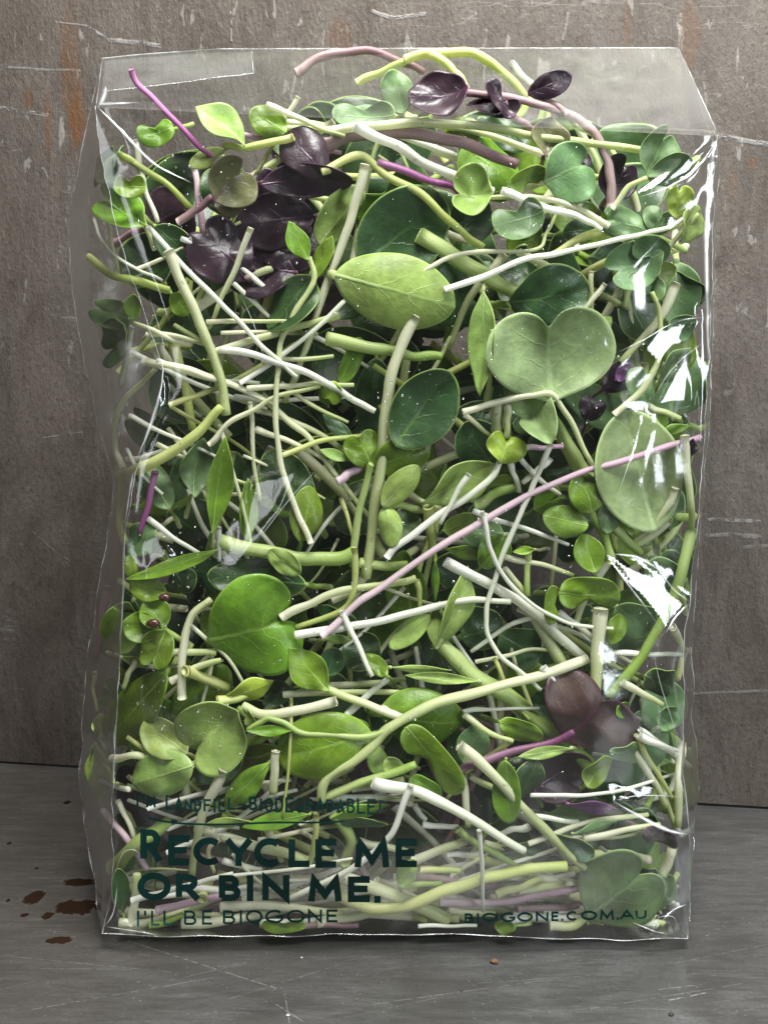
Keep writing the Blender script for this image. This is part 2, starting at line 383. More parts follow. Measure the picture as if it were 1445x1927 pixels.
# ================================================================ setting
def slab(lx0, lx1, ly0, ly1, th):
    """a thick sheet whose own axes lie along the sheet, so the material follows it"""
    vs_ = [(x, y, z) for z in (0, -th) for (x, y) in ((lx0, ly0), (lx1, ly0), (lx1, ly1), (lx0, ly1))]
    fs = [(0, 1, 2, 3), (7, 6, 5, 4), (0, 4, 5, 1), (1, 5, 6, 2), (2, 6, 7, 3), (3, 7, 4, 0)]
    return vs_, fs
# floor: object axes = world axes
v, f = slab(-0.9, 0.9, -0.75, S0.y + 0.5, 0.004)
v = [(x, y, z + FLOOR_Z) for x, y, z in v]
floor = mesh_obj('floor', v, f, floor_material(), smooth=False); floor['kind'] = 'structure'
# wall: local x along the seam, local z up, local -y towards the camera
v = [(x, y, z) for y in (0, 0.004) for (x, z) in ((-0.55, 0.0012), (1.0, 0.0012), (1.0, 0.75), (-0.55, 0.75))]
f = [(0, 1, 2, 3), (7, 6, 5, 4), (0, 4, 5, 1), (1, 5, 6, 2), (2, 6, 7, 3), (3, 7, 4, 0)]
wall = mesh_obj('wall', v, f, wall_material(), smooth=False); wall['kind'] = 'structure'
wall.location = S0; wall.rotation_euler = (0, 0, math.atan2(WD.y, WD.x))

# ================================================================ the bag
# pixel tables (row -> column) of the front folds and of the outline
FLX = [(150, 182), (200, 181), (300, 193), (400, 212), (480, 236), (560, 262), (640, 292), (698, 308), (780, 292), (880, 258), (1000, 236), (1150, 230), (1250, 224), (1450, 213), (1640, 214), (1700, 205), (1760, 196)]
LX = [(100, 190), (200, 172), (300, 150), (420, 129), (560, 137), (700, 164), (800, 185), (900, 214), (1000, 206), (1100, 186), (1250, 163), (1450, 150), (1560, 160), (1640, 174), (1760, 196)]
FRX = [(150, 1348), (255, 1351), (350, 1343), (620, 1336), (850, 1322), (1040, 1306), (1130, 1298), (1200, 1286), (1350, 1284), (1450, 1280), (1570, 1298), (1640, 1298), (1760, 1294)]
RX = [(90, 1277), (255, 1356), (330, 1350), (500, 1344), (640, 1341), (850, 1330), (1000, 1316), (1200, 1303), (1350, 1303), (1480, 1316), (1560, 1304), (1640, 1299), (1760, 1295)]
YL, YB, YR = 0.034, 0.074, 0.034           # depths of outline, back panel, ridge
# creases in the film: (points, height mm, half width px)
CREASE = [
 ([(182, 200), (230, 250), (290, 312), (360, 345)], 2.2, 40), ([(182, 198), (220, 194), (262, 194)], 1.6, 22),
 ([(310, 698), (296, 780), (258, 882), (238, 960)], 2.6, 46), ([(310, 690), (282, 560), (220, 380)], 1.2, 46),
 ([(1140, 1042), (1205, 1098), (1252, 1192)], 3.4, 62), ([(1252, 1192), (1296, 1135)], 2.4, 34), ([(1140, 1042), (1230, 1060)], -1.6, 40),
 ([(1152, 1508), (1215, 1540), (1262, 1568), (1297, 1572)], 2.6, 34), ([(1152, 1508), (1210, 1498), (1280, 1500)], 1.0, 20),
 ([(1350, 262), (1310, 315), (1258, 352), (1195, 372)], 2.4, 50), ([(1352, 256), (1270, 216), (1152, 193)], 1.8, 40),
 ([(1336, 595), (1270, 606), (1200, 652), (1160, 690)], 1.3, 36), ([(1330, 640), (1268, 690), (1220, 760)], -1.2, 36), ([(1335, 400), (1325, 560), (1328, 760)], 2.0, 34),
 ([(1205, 790), (1186, 860), (1160, 935)], 1.5, 30), ([(600, 880), (520, 980), (450, 1060)], 1.3, 40), ([(475, 700), (500, 790), (520, 860)], .8, 26),
 ([(455, 560), (478, 610), (500, 690)], .7, 18), ([(215, 1640), (232, 1608), (244, 1600)], 1.2, 16), ([(196, 1745), (225, 1700), (240, 1650)], 1.6, 26),
 ([(205, 1735), (250, 1742), (330, 1752)], 1.2, 16), ([(1195, 1738), (1228, 1752), (1262, 1758)], 1.4, 16), ([(1225, 1756), (1240, 1728), (1268, 1726), (1276, 1752)], 1.1, 10),
 ([(1293, 1700), (1255, 1722), (1225, 1756)], 1.4, 24), ([(360, 1030), (420, 1000), (470, 960)], -.9, 30), ([(205, 1010), (240, 1050), (280, 1090)], 1.2, 34),
 ([(240, 1100), (300, 1080), (350, 1110)], .8, 26), ([(1250, 420), (1225, 460), (1190, 500)], 1.0, 20), ([(1215, 1250), (1245, 1330), (1290, 1420)], 1.2, 30),
 ([(1130, 1000), (1000, 1020), (850, 1000)], -.7, 60), ([(760, 240), (700, 330), (640, 470)], .6, 50), ([(330, 1340), (420, 1430), (560, 1490)], .6, 60), ([(800, 1490), (960, 1560), (1130, 1640)], .7, 70)]
def seg_d(px, py, a, b):
    dx, dy = b[0] - a[0], b[1] - a[1]
    t = clamp(((px - a[0]) * dx + (py - a[1]) * dy) / (dx * dx + dy * dy))
    return math.hypot(px - a[0] - t * dx, py - a[1] - t * dy)
CB = []
for pts, h, w in CREASE:
    xs = [p[0] for p in pts]; ys = [p[1] for p in pts]
    CB.append((min(xs) - w, max(xs) + w, min(ys) - w, max(ys) + w, pts, h, w))
# facets of the film tilted so that each mirrors a side lamp (polygon, index of the light, depth mm at its middle)
SIDE_LAMPS = [Vector((0.46, -0.46, 0.32)), Vector((-0.44, -0.46, 0.26))]
FACET = []
for poly, li, dep in (([(1138, 1038), (1226, 1078), (1300, 1134), (1252, 1196)], 0, -3.5), ([(1150, 1503), (1240, 1530), (1300, 1574), (1262, 1572)], 0, -3), ([(1352, 258), (1300, 330), (1190, 374), (1270, 318)], 0, -2.5),
                      ([(1322, 300), (1346, 300), (1338, 560), (1318, 560)], 0, -1.2), ([(1314, 575), (1336, 575), (1326, 840), (1308, 840)], 0, -1.0), ([(1200, 655), (1262, 606), (1310, 600), (1236, 700)], 0, -2.2), ([(1225, 770), (1262, 700), (1300, 660), (1296, 760)], 0, -2.2),
                      ([(312, 694), (308, 770), (246, 892), (276, 780)], 1, -3.5), ([(232, 640), (268, 600), (262, 700), (228, 760)], 1, -2.0), ([(470, 900), (560, 880), (520, 960), (450, 1040)], 1, -3.2), ([(262, 1010), (300, 1000), (330, 1050), (280, 1070)], 1, -2.4)):
    cxp = sum(p[0] for p in poly) / len(poly); cyp = sum(p[1] for p in poly) / len(poly)
    p0 = P(cxp, cyp, 0)
    hv = (Vector((0, CAM_Y, CAM_Z)) - p0).normalized() + (SIDE_LAMPS[li] - p0).normalized()
    sg = 1 if sum(poly[i][0] * poly[(i + 1) % len(poly)][1] - poly[(i + 1) % len(poly)][0] * poly[i][1] for i in range(len(poly))) > 0 else -1
    FACET.append((poly, sg, cxp, cyp, -hv.x / hv.y * PXM, hv.z / hv.y * PXM, dep))
def facets(px, py, o):
    for poly, sg, cx0, cy0, gx, gy, dep in FACET:
        if abs(px - cx0) > 130 or abs(py - cy0) > 150: continue
        m = 1e9
        for (x0, y0), (x1, y1) in zip(poly, poly[1:] + poly[:1]):
            m = min(m, sg * ((x1 - x0) * (py - y0) - (y1 - y0) * (px - x0)) / math.hypot(x1 - x0, y1 - y0))
        k = sstep(-3, 5, m)
        if k > 0: o = lerp(o, dep + (gx * (px - cx0) + gy * (py - cy0)) / MM + .12 * noise.noise(Vector((px / 40, py / 40, 2))), k)
    return o
def belly(px, py):
    """the heap sags forward low down"""
    u = (px - 745) / 520
    return -9.0 * max(0, 1 - u * u) ** .7 * sstep(1050, 1480, py) * (1 - sstep(1560, 1748, py)) * MM
def film_off(px, py):
    """how far the front film stands off its flat plane (metres, negative = towards the camera)"""
    u = (px - 740) / 560; v = (py - 1000) / 800
    o = -1.6 - 2.4 * (1 - u * u) * (1 - v * v if abs(v) < 1 else 0)
    o += 2.1 * (noise.noise(Vector((px / 240, py / 330, 3.1)))) + 0.85 * noise.noise(Vector((px / 90, py / 120, 8.2)))
    o += 0.32 * noise.noise(Vector((px / 34, py / 50, 5.5)))
    for x0, x1, y0, y1, pts, h, w in CB:
        if x0 < px < x1 and y0 < py < y1:
            d = min(seg_d(px, py, a, b) for a, b in zip(pts, pts[1:]))
            if d < w: o -= h * (math.sqrt((1 - d / w) ** 2 + .02) - .09)
    e = min(px - table(FLX, py), table(FRX, py) - px) / 45.0
    o *= clamp(0.12 + 0.88 * e) if e < 1 else 1
    o = min(facets(px, py, o), 0.6)
    return o * MM + belly(px, py)
def top_row(u): return lerp(202, 256, u)
def ridge_row(u): return table([(0, 110), (.06, 103), (.2, 92), (1, 90)], u)
def front_point(u, v):
    """u across, v 0 bottom..1 top fold..2 ridge"""
    if v <= 1:
        tr = top_row(u); py = lerp(1757 + 8 * u + 3 * math.sin(u * 9), tr, v)
        x0 = table(FLX, py) + 5 * noise.noise(Vector((py / 46, 1.3, 0))) + 2.5 * noise.noise(Vector((py / 17, 4.3, 0)))
        x1 = table(FRX, py) + 4 * noise.noise(Vector((py / 46, 7.3, 0))) + 2.5 * noise.noise(Vector((py / 17, 9.3, 0)))
        py += (1 - v) ** 8 * 5 * noise.noise(Vector((u * 14, 2.2, 0)))
        px = lerp(x0, x1, u)
        y = film_off(px, py)
        # soft shoulder in the middle, crisp at the corners
        sh = sstep(0.93, 1.0, v) * math.sin(math.pi * u) ** .6
        return P(px, py, y + 0.0022 * sh)
    t = v - 1
    py = lerp(top_row(u), ridge_row(u), t)
    x0, x1 = lerp(181, 193, t), lerp(1352, 1276, t)
    px = lerp(x0, x1, u)
    y = lerp(0.0005 + 0.0022 * math.sin(math.pi * u) ** .6 if 0 < u < 1 else 0.0005, YR, t ** 1.15)
    y += MM * (1.2 * noise.noise(Vector((px / 120, py / 60, 1.7))) + .4 * noise.noise(Vector((px / 40, py / 30, 4)))) * math.sin(math.pi * t) * min(1, 12 * u * (1 - u))
    return P(px, py, y)
bag = bpy.data.objects.new('plastic_bag', None); col.objects.link(bag)
tag(bag, 'clear crinkled film bag packed with microgreens, standing on the steel shelf', 'bag')
def sheet(name, fn, nu, nv, u0, u1, v0, v1, mat, parent=bag):
    vs_ = [fn(lerp(u0, u1, i / nu), lerp(v0, v1, j / nv)) for j in range(nv + 1) for i in range(nu + 1)]
    fs = [(j * (nu + 1) + i, j * (nu + 1) + i + 1, (j + 1) * (nu + 1) + i + 1, (j + 1) * (nu + 1) + i) for j in range(nv) for i in range(nu)]
    return mesh_obj(name, vs_, fs, mat, parent)
front = sheet('front_panel', front_point, 170, 240, 0, 1, 0, 1, FILM)
top = sheet('folded_top', front_point, 90, 26, 0, 1, 1, 2, FILM_TOP)
def xat(px, y, z):
    dy, dz = y - CAM_Y, z - CAM_Z
    return (px - PW / 2) / FOC * (dy * CP - dz * SP)
def outline(tab, z, y):
    pr = proj((0, y, z))[1]
    return xat(table(tab, pr) + 6 * noise.noise(Vector((pr / 60, 3 + len(tab), 0))) + 2.5 * noise.noise(Vector((pr / 19, 8 + len(tab), 0))), y, z)
def corners(v, side):
    """front fold, outline fold and back fold on one side at height parameter v (0..2)"""
    u = 0 if side < 0 else 1
    f_ = front_point(u, v)
    if v <= 1:
        z = f_.z; zz = z
        yl = YL * sstep(-.02, .10, v) if v < .1 else YL
        yl = max(yl, .010)
        tab = LX if side < 0 else RX
        o = Vector((outline(tab, zz, yl), yl, zz))
        b = Vector((xat((table(tab, proj((0, YB, z))[1])) - side * 34, YB, z), YB, z))
        return f_, o, b
    t = v - 1
    f1, o1, b1 = corners(1, side)
    r = front_point(u, 2)
    return f_, o1.lerp(r, t), b1.lerp(r + Vector((0, .0006, 0)), t)
def side_fn(side, which):
    def fn(u, v):
        a, b, c = corners(v, side)
        p, q = (a, b) if which == 0 else (b, c)
        r = p.lerp(q, u)
        k = math.sin(math.pi * u) * min(1, v * 8, (2 - v) * 3)
        n = noise.noise(Vector((u * 2.2 + side * 5, v * 7, which * 3.3))) + .5 * noise.noise(Vector((u * 5, v * 17, side + which)))
        r.x += side * MM * (1.0 if which == 0 else 0.4) * n * k
        r.y += MM * 0.8 * n * k
        return r
    return fn
for side in (-1, 1):
    sheet('side_gusset', side_fn(side, 0), 14, 130, 0, 1, 0, 2, FILM_SIDE)
    sheet('side_gusset', side_fn(side, 1), 10, 90, 0, 1, 0, 2, FILM_SIDE)
def back_fn(u, v):
    a, b = corners(v, -1)[2], corners(v, 1)[2]
    if v > 1:
        r = front_point(u, 2) + Vector((0, .0008, 0))
        base = corners(1, -1)[2].lerp(corners(1, 1)[2], u)
        return base.lerp(r, v - 1)
    r = a.lerp(b, u)
    r.y += MM * (2.0 * noise.noise(Vector((u * 4, v * 6, 9))) + 4 * math.sin(math.pi * u) * math.sin(math.pi * v))
    return r
sheet('back_panel', back_fn, 50, 80, 0, 1, 0, 2, FILM)
def base_fn(u, v):
    a = front_point(u, 0); b = back_fn(u, 0)
    p = a.lerp(b, v)
    p.z = max(FLOOR_Z + 0.0006, p.z - MM * 9 * math.sin(math.pi * clamp(v * 1.15)) * math.sin(math.pi * clamp(u, .05, .95)))
    return p
sheet('base_panel', base_fn, 60, 24, 0, 1, 0, 1, FILM)
# the loose end of the folded top, lying just behind the top slope
def flap_fn(u, v):
    t = 1 - v * (0.62 - .30 * u) - .03
    p = front_point(0.004 + u * 0.254, 1 + t)
    p.y += 0.0016 + 0.0008 * noise.noise(Vector((u * 5, v * 4, 2)))
    return p
sheet('folded_flap', flap_fn, 30, 14, 0, 1, 0, 1, FILM_FLAP)

def tube(name, pts, rads, mat, parent=None, seg=8, caps=True, along=None, uvr=1.0):
    """a tube through points; cut ends; attribute 'along' 0..1; UV for streaks"""
    V, F = [], []
    n = len(pts); pts = [Vector(p) for p in pts]
    tang = [(pts[min(i + 1, n - 1)] - pts[max(i - 1, 0)]).normalized() for i in range(n)]
    up = Vector((0, -1, 0))
    if abs(tang[0].dot(up)) > .9: up = Vector((1, 0, 0))
    nrm = (up - tang[0] * up.dot(tang[0])).normalized()
    L = [0.0]
    for i in range(1, n): L.append(L[-1] + (pts[i] - pts[i - 1]).length)
    for i in range(n):
        nrm = (nrm - tang[i] * nrm.dot(tang[i])).normalized(); bi = tang[i].cross(nrm)
        for k in range(seg):
            a = 2 * math.pi * k / seg
            V.append(pts[i] + (nrm * math.cos(a) + bi * math.sin(a)) * rads[i] * (1 + (.10 * math.cos(2 * a + uvr) if along else 0)))
    for i in range(n - 1):
        for k in range(seg):
            k2 = (k + 1) % seg
            F.append((i * seg + k, i * seg + k2, (i + 1) * seg + k2, (i + 1) * seg + k))
    if caps:
        for i, s in ((0, -1), (n - 1, 1)):
            base = len(V)
            for k in range(seg):
                V.append(pts[i] + (V[i * seg + k] - pts[i]) * .78 + tang[i] * s * rads[i] * .16)
            V.append(pts[i] + tang[i] * s * rads[i] * .10)
            for k in range(seg):
                k2 = (k + 1) % seg
                q = (i * seg + k, base + k, base + k2, i * seg + k2) if s < 0 else (i * seg + k, i * seg + k2, base + k2, base + k)
                q = tuple(reversed(q)) if s < 0 else q
                F.append(q)
                F.append((base + k, base + seg, base + k2) if s < 0 else (base + k, base + k2, base + seg))
    o = mesh_obj(name, V, F, mat, parent)
    me = o.data
    if along is not None:
        at = me.attributes.new('along', 'FLOAT', 'POINT')
        vals = []
        for i in range(n): vals += [lerp(along[0], along[1], L[i] / max(L[-1], 1e-6))] * seg
        if caps: vals += [along[0] - .3] * (seg + 1) + [along[1] - .3] * (seg + 1)
        at.data.foreach_set('value', vals)
        uvl = me.uv_layers.new(name='UVMap')
        for lp in me.loops:
            vi = lp.vertex_index
            if vi < n * seg: uvl.data[lp.index].uv = (L[vi // seg] / .004 * .1 + uvr, abs((vi % seg) / seg - .5) * 2)
            else: uvl.data[lp.index].uv = (uvr, .5)
    return o
# fold lines of the film: parts of the bag, whitened to paint the highlight along each fold
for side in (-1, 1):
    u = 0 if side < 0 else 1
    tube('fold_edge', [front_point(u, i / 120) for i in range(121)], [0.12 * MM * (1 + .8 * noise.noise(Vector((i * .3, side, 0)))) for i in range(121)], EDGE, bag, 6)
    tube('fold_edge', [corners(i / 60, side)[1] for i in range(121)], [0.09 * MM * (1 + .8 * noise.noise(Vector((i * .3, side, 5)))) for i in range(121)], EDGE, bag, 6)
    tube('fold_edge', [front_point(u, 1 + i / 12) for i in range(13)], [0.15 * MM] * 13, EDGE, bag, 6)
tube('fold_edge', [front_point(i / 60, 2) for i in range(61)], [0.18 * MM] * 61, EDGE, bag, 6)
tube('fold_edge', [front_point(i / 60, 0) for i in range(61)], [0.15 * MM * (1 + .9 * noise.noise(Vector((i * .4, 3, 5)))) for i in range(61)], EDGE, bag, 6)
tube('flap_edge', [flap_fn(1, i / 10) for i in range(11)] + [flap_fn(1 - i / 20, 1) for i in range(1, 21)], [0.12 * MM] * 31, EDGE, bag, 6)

# whitish ribbons painting highlights and glare where the film is bent
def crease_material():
    g = NT('crease_highlight')
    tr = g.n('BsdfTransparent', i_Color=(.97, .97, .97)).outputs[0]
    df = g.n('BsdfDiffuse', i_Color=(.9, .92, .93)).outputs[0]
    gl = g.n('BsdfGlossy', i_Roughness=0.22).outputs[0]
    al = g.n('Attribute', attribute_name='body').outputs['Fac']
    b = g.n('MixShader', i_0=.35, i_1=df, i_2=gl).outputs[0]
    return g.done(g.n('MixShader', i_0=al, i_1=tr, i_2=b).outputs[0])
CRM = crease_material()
def film_at(px, py, lift):
    return P(px, py, film_off(px, py) - lift)
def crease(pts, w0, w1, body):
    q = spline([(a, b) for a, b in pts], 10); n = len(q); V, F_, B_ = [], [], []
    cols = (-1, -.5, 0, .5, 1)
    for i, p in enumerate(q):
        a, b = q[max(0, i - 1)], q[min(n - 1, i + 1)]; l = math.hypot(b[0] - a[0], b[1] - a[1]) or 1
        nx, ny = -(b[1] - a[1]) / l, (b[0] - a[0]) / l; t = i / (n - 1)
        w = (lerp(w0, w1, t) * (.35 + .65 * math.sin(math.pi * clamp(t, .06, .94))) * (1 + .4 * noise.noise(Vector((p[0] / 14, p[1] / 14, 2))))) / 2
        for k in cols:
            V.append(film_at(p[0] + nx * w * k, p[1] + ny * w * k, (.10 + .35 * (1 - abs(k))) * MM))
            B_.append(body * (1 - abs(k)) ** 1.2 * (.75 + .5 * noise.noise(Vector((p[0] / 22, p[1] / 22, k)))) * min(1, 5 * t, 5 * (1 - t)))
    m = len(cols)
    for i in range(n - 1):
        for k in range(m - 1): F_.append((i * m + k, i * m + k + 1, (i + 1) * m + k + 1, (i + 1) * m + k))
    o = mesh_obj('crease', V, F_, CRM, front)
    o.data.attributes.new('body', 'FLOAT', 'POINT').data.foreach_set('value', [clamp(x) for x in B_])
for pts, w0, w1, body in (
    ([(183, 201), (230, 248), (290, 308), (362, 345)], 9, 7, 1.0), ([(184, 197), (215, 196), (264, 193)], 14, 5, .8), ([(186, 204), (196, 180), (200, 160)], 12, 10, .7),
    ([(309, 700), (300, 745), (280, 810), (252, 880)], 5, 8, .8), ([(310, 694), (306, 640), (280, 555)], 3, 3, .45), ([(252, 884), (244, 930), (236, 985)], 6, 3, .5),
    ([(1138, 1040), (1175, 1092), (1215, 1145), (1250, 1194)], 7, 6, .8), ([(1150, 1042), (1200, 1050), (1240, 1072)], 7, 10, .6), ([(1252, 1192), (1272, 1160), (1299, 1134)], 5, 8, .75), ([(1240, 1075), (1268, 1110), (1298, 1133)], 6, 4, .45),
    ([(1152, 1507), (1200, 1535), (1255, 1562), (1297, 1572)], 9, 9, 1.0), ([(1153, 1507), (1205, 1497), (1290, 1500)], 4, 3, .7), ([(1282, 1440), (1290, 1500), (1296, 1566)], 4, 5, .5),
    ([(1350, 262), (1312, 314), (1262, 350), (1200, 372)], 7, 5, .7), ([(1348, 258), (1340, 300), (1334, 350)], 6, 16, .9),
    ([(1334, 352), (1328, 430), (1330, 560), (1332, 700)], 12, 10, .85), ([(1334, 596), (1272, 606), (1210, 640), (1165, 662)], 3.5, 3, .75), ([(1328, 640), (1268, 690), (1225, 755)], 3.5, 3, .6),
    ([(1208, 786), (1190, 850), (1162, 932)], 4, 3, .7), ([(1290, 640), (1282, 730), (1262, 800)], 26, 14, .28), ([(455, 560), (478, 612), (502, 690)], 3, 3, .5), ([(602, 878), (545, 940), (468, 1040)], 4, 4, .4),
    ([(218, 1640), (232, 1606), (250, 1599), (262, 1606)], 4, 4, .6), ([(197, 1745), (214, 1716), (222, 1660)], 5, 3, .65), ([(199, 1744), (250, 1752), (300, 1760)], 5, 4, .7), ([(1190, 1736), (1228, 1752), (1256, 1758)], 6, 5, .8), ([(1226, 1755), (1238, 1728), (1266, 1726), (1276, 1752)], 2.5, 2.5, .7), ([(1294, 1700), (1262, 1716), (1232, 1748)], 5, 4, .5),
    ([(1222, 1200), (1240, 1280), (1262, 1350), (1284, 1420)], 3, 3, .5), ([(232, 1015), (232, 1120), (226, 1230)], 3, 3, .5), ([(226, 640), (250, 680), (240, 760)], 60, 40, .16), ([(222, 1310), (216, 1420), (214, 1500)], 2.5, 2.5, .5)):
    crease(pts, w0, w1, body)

# ---------------------------------------------------------------- printing
def arc(cx, cy, rx, ry, a0, a1, n=14):
    return [(cx + rx * math.cos(R(lerp(a0, a1, i / n))), cy + ry * math.sin(R(lerp(a0, a1, i / n)))) for i in range(n + 1)]
GL = {
 'I': [[(.5, 0), (.5, 1)]], "'": [[(.5, .72), (.5, 1.02)]], '!': [[(.55, .3), (.6, 1.02)], [(.5, .0), (.51, .07)]], '.': [[(.5, 0), (.5, .06)]], '-': [[(0, .45), (1, .45)]],
 'L': [[(0, 1), (0, 0), (1, 0)]], 'E': [[(1, 1), (0, 1), (0, 0), (1, 0)], [(0, .52), (.86, .52)]], 'F': [[(1, 1), (0, 1), (0, 0)], [(0, .52), (.85, .52)]],
 'M': [[(0, 0), (.08, 1), (.5, .18), (.92, 1), (1, 0)]], 'N': [[(0, 0), (0, 1), (1, 0), (1, 1)]], 'A': [[(0, 0), (.5, 1), (1, 0)], [(.2, .32), (.8, .32)]],
 'Y': [[(0, 1), (.5, .44), (1, 1)], [(.5, .44), (.5, 0)]], 'U': [[(0, 1), (0, .38)] + arc(.5, .38, .5, .38, 180, 360) + [(1, 1)]],
 'O': [arc(.5, .5, .5, .5, 90, 450, 26)], 'C': [arc(.55, .5, .55, .5, 48, 312, 20)], 'G': [arc(.52, .5, .52, .5, 48, 335, 20)[:] + [(1.0, .46), (.6, .46)]],
 'D': [[(0, 0), (0, 1), (.35, 1)] + arc(.35, .5, .65, .5, 90, -90) + [(0, 0)]],
 'R': [[(0, 0), (0, 1), (.5, 1)] + arc(.5, .74, .42, .26, 90, -90, 10) + [(0, .48)], [(.45, .48), (1, 0)]],
 'B': [[(0, 0), (0, 1), (.5, 1)] + arc(.5, .76, .38, .24, 90, -90, 10) + [(0, .52)], [(.5, .52)] + arc(.55, .26, .44, .26, 90, -90, 10) + [(0, 0)]]}
def ribbon(pts, w):
    """flat stroke outline with mitred corners -> (left, right) point pairs"""
    out = []
    n = len(pts); closed = n > 3 and math.hypot(pts[0][0] - pts[-1][0], pts[0][1] - pts[-1][1]) < 1e-3
    for i, p in enumerate(pts):
        a = pts[i - 1] if i else (pts[-2] if closed else None); b = pts[i + 1] if i < n - 1 else (pts[1] if closed else None)
        d0 = None if a is None else (p[0] - a[0], p[1] - a[1]); d1 = None if b is None else (b[0] - p[0], b[1] - p[1])
        nn = []
        for d in (d0, d1):
            if d: l = math.hypot(*d) or 1; nn.append((-d[1] / l, d[0] / l))
        nx, ny = sum(q[0] for q in nn) / len(nn), sum(q[1] for q in nn) / len(nn)
        l2 = max(nx * nx + ny * ny, .16); k = w / 2 / l2
        out.append(((p[0] + nx * k, p[1] + ny * k), (p[0] - nx * k, p[1] - ny * k)))
    return out
def dense(pts, step):
    pts = [p for i, p in enumerate(pts) if i == 0 or math.hypot(p[0] - pts[i - 1][0], p[1] - pts[i - 1][1]) > 1.0]
    out = [pts[0]]
    for a, b in zip(pts, pts[1:]):
        n = max(1, int(math.hypot(b[0] - a[0], b[1] - a[1]) / step))
        out += [(lerp(a[0], b[0], i / n), lerp(a[1], b[1], i / n)) for i in range(1, n + 1)]
    return out
REG = {1: (100, 60), 2: (720, 60), 3: (100, 520), 4: (720, 520), 5: (100, 980), 6: (720, 980), 7: (100, 1400), 8: (720, 1400)}
KS = 660.0 / 1445.0
def px_of(reg, p): return (REG[reg][0] + p[0] * KS, REG[reg][1] + p[1] * KS)
def on_film(px, py, lift): return P(px, py, film_off(px, py) - lift)
def lettering(name, reg, letters, stroke, label):
    """letters: (char, x0, x1, ytop, ybase) in enlarged-view pixels"""
    V, F = [], []; k = 0
    for (ch, x0, x1, yt, yb) in letters:
        if ch in "I.'!": m = (x0 + x1) / 2; s0, s1 = m - stroke * .5, m + stroke * .5
        else: s0, s1 = x0 + stroke * .5, x1 - stroke * .5
        t0, t1 = yt + stroke * .5, yb - stroke * .5
        for st in GL[ch]:
            cut = ch in 'IEFLAYNMURB' 
            pts = [(lerp(s0, s1, a), lerp(t1, t0, b)) for a, b in st]
            if ch in "'": pts = [(pts[0][0], yt), (pts[1][0], yt + (yb - yt) * .32)]
            elif ch == '.': pts = [(pts[0][0], yb - stroke * 1.05), (pts[1][0], yb)]
            elif ch in 'I': pts = [(pts[0][0], yb), (pts[1][0], yt)]
            elif cut and len(st) < 8:
                def ext(p, q):
                    l = math.hypot(p[0] - q[0], p[1] - q[1]) or 1
                    return (p[0] + (p[0] - q[0]) / l * stroke * .45, p[1] + (p[1] - q[1]) / l * stroke * .45)
                if not (ch in 'EFRB' and st[0] == (0, .52)): pts[0] = ext(pts[0], pts[1])
                pts[-1] = ext(pts[-1], pts[-2])
            rb = ribbon(dense(pts, 14) if True else pts, stroke)
            lift = (0.16 + 0.012 * (k % 5)) * MM; k += 1
            b0 = len(V)
            for (l, r) in rb:
                for q in (l, r):
                    x, y = px_of(reg, q); V.append(on_film(x, y, lift))
            F += [(b0 + 2 * i, b0 + 2 * i + 1, b0 + 2 * i + 3, b0 + 2 * i + 2) for i in range(len(rb) - 1)]
    o = mesh_obj(name, V, F, INK, front, False); o['label'] = label
    return o
def row(txt, xs, tops, bases):
    n = len(txt); return [(c, x[0], x[1], lerp(tops[0], tops[1], i / (n - 1)), lerp(bases[0], bases[1], i / (n - 1))) for i, (c, x) in enumerate(zip(txt, xs))]
lettering('bold_lettering', 7, [('R', 360, 446, 352, 486), ('E', 474, 562, 378, 501), ('C', 578, 698, 385, 500), ('Y', 712, 818, 390, 504), ('C', 828, 946, 388, 508), ('L', 970, 1058, 392, 508), ('E', 1080, 1168, 392, 510), ('M', 1242, 1384, 393, 510), ('E', 1410, 1500, 393, 508)], 27, 'bold dark green capitals RECYCLE ME')
lettering('bold_lettering', 7, [('O', 348, 486, 530, 645), ('R', 506, 602, 536, 645), ('B', 683, 774, 540, 648), ('I', 798, 826, 540, 648), ('N', 862, 974, 542, 646), ('M', 1052, 1188, 546, 650), ('E', 1214, 1306, 546, 652), ('.', 1322, 1350, 546, 655)], 27, 'bold dark green capitals OR BIN ME.')
lettering('thin_lettering', 7, row("I'LLBEBIOGONE", [(346, 356), (376, 384), (404, 440), (455, 492), (540, 592), (614, 656), (700, 752), (768, 780), (794, 864), (874, 950), (962, 1038), (1050, 1108), (1126, 1172)], (688, 682), (752, 735)), 9.5, "thin dark green capitals I'LL BE BIOGONE")
lettering('web_address', 8, row("BIOGONE.COM.AU", [(337, 374), (386, 398), (408, 474), (486, 546), (554, 618), (630, 682), (694, 724), (733, 745), (756, 802), (816, 882), (894, 952), (962, 974), (976, 1034), (1040, 1086)], (698, 682), (738, 722)), 9, 'dark green web address in spaced capitals')
rl = random.Random(3); hand = []; cx_ = 342
HW = {'I': 14, "'": 12, 'M': 40, '-': 40, '!': 20}
for i, c in enumerate("I'M LANDFILL-BIODEGRADABLE!"):
    if c == ' ': cx_ += 32; continue
    w_ = HW.get(c, 31) * (1.0 if i < 13 else 1.10); k = (cx_ - 342) / 960
    dip = 10 * math.exp(-((k - .27) / .1) ** 2)
    hand.append((c, cx_, cx_ + w_, lerp(212, 226, k) + rl.uniform(-5, 5) + dip, lerp(264, 288, k) + rl.uniform(-4, 5) + dip))
    cx_ += w_ + 8
lettering('handwritten_line', 7, hand, 9, "hand-drawn dark green capitals I'M LANDFILL-BIODEGRADABLE!")
ul = spline([(392, 306), (450, 318), (540, 328), (700, 332), (900, 324), (1060, 324), (1200, 319)], 8)
V = []
for (l, r) in ribbon(ul, 8):
    for q in (l, r): V.append(on_film(*px_of(7, q), .2 * MM))
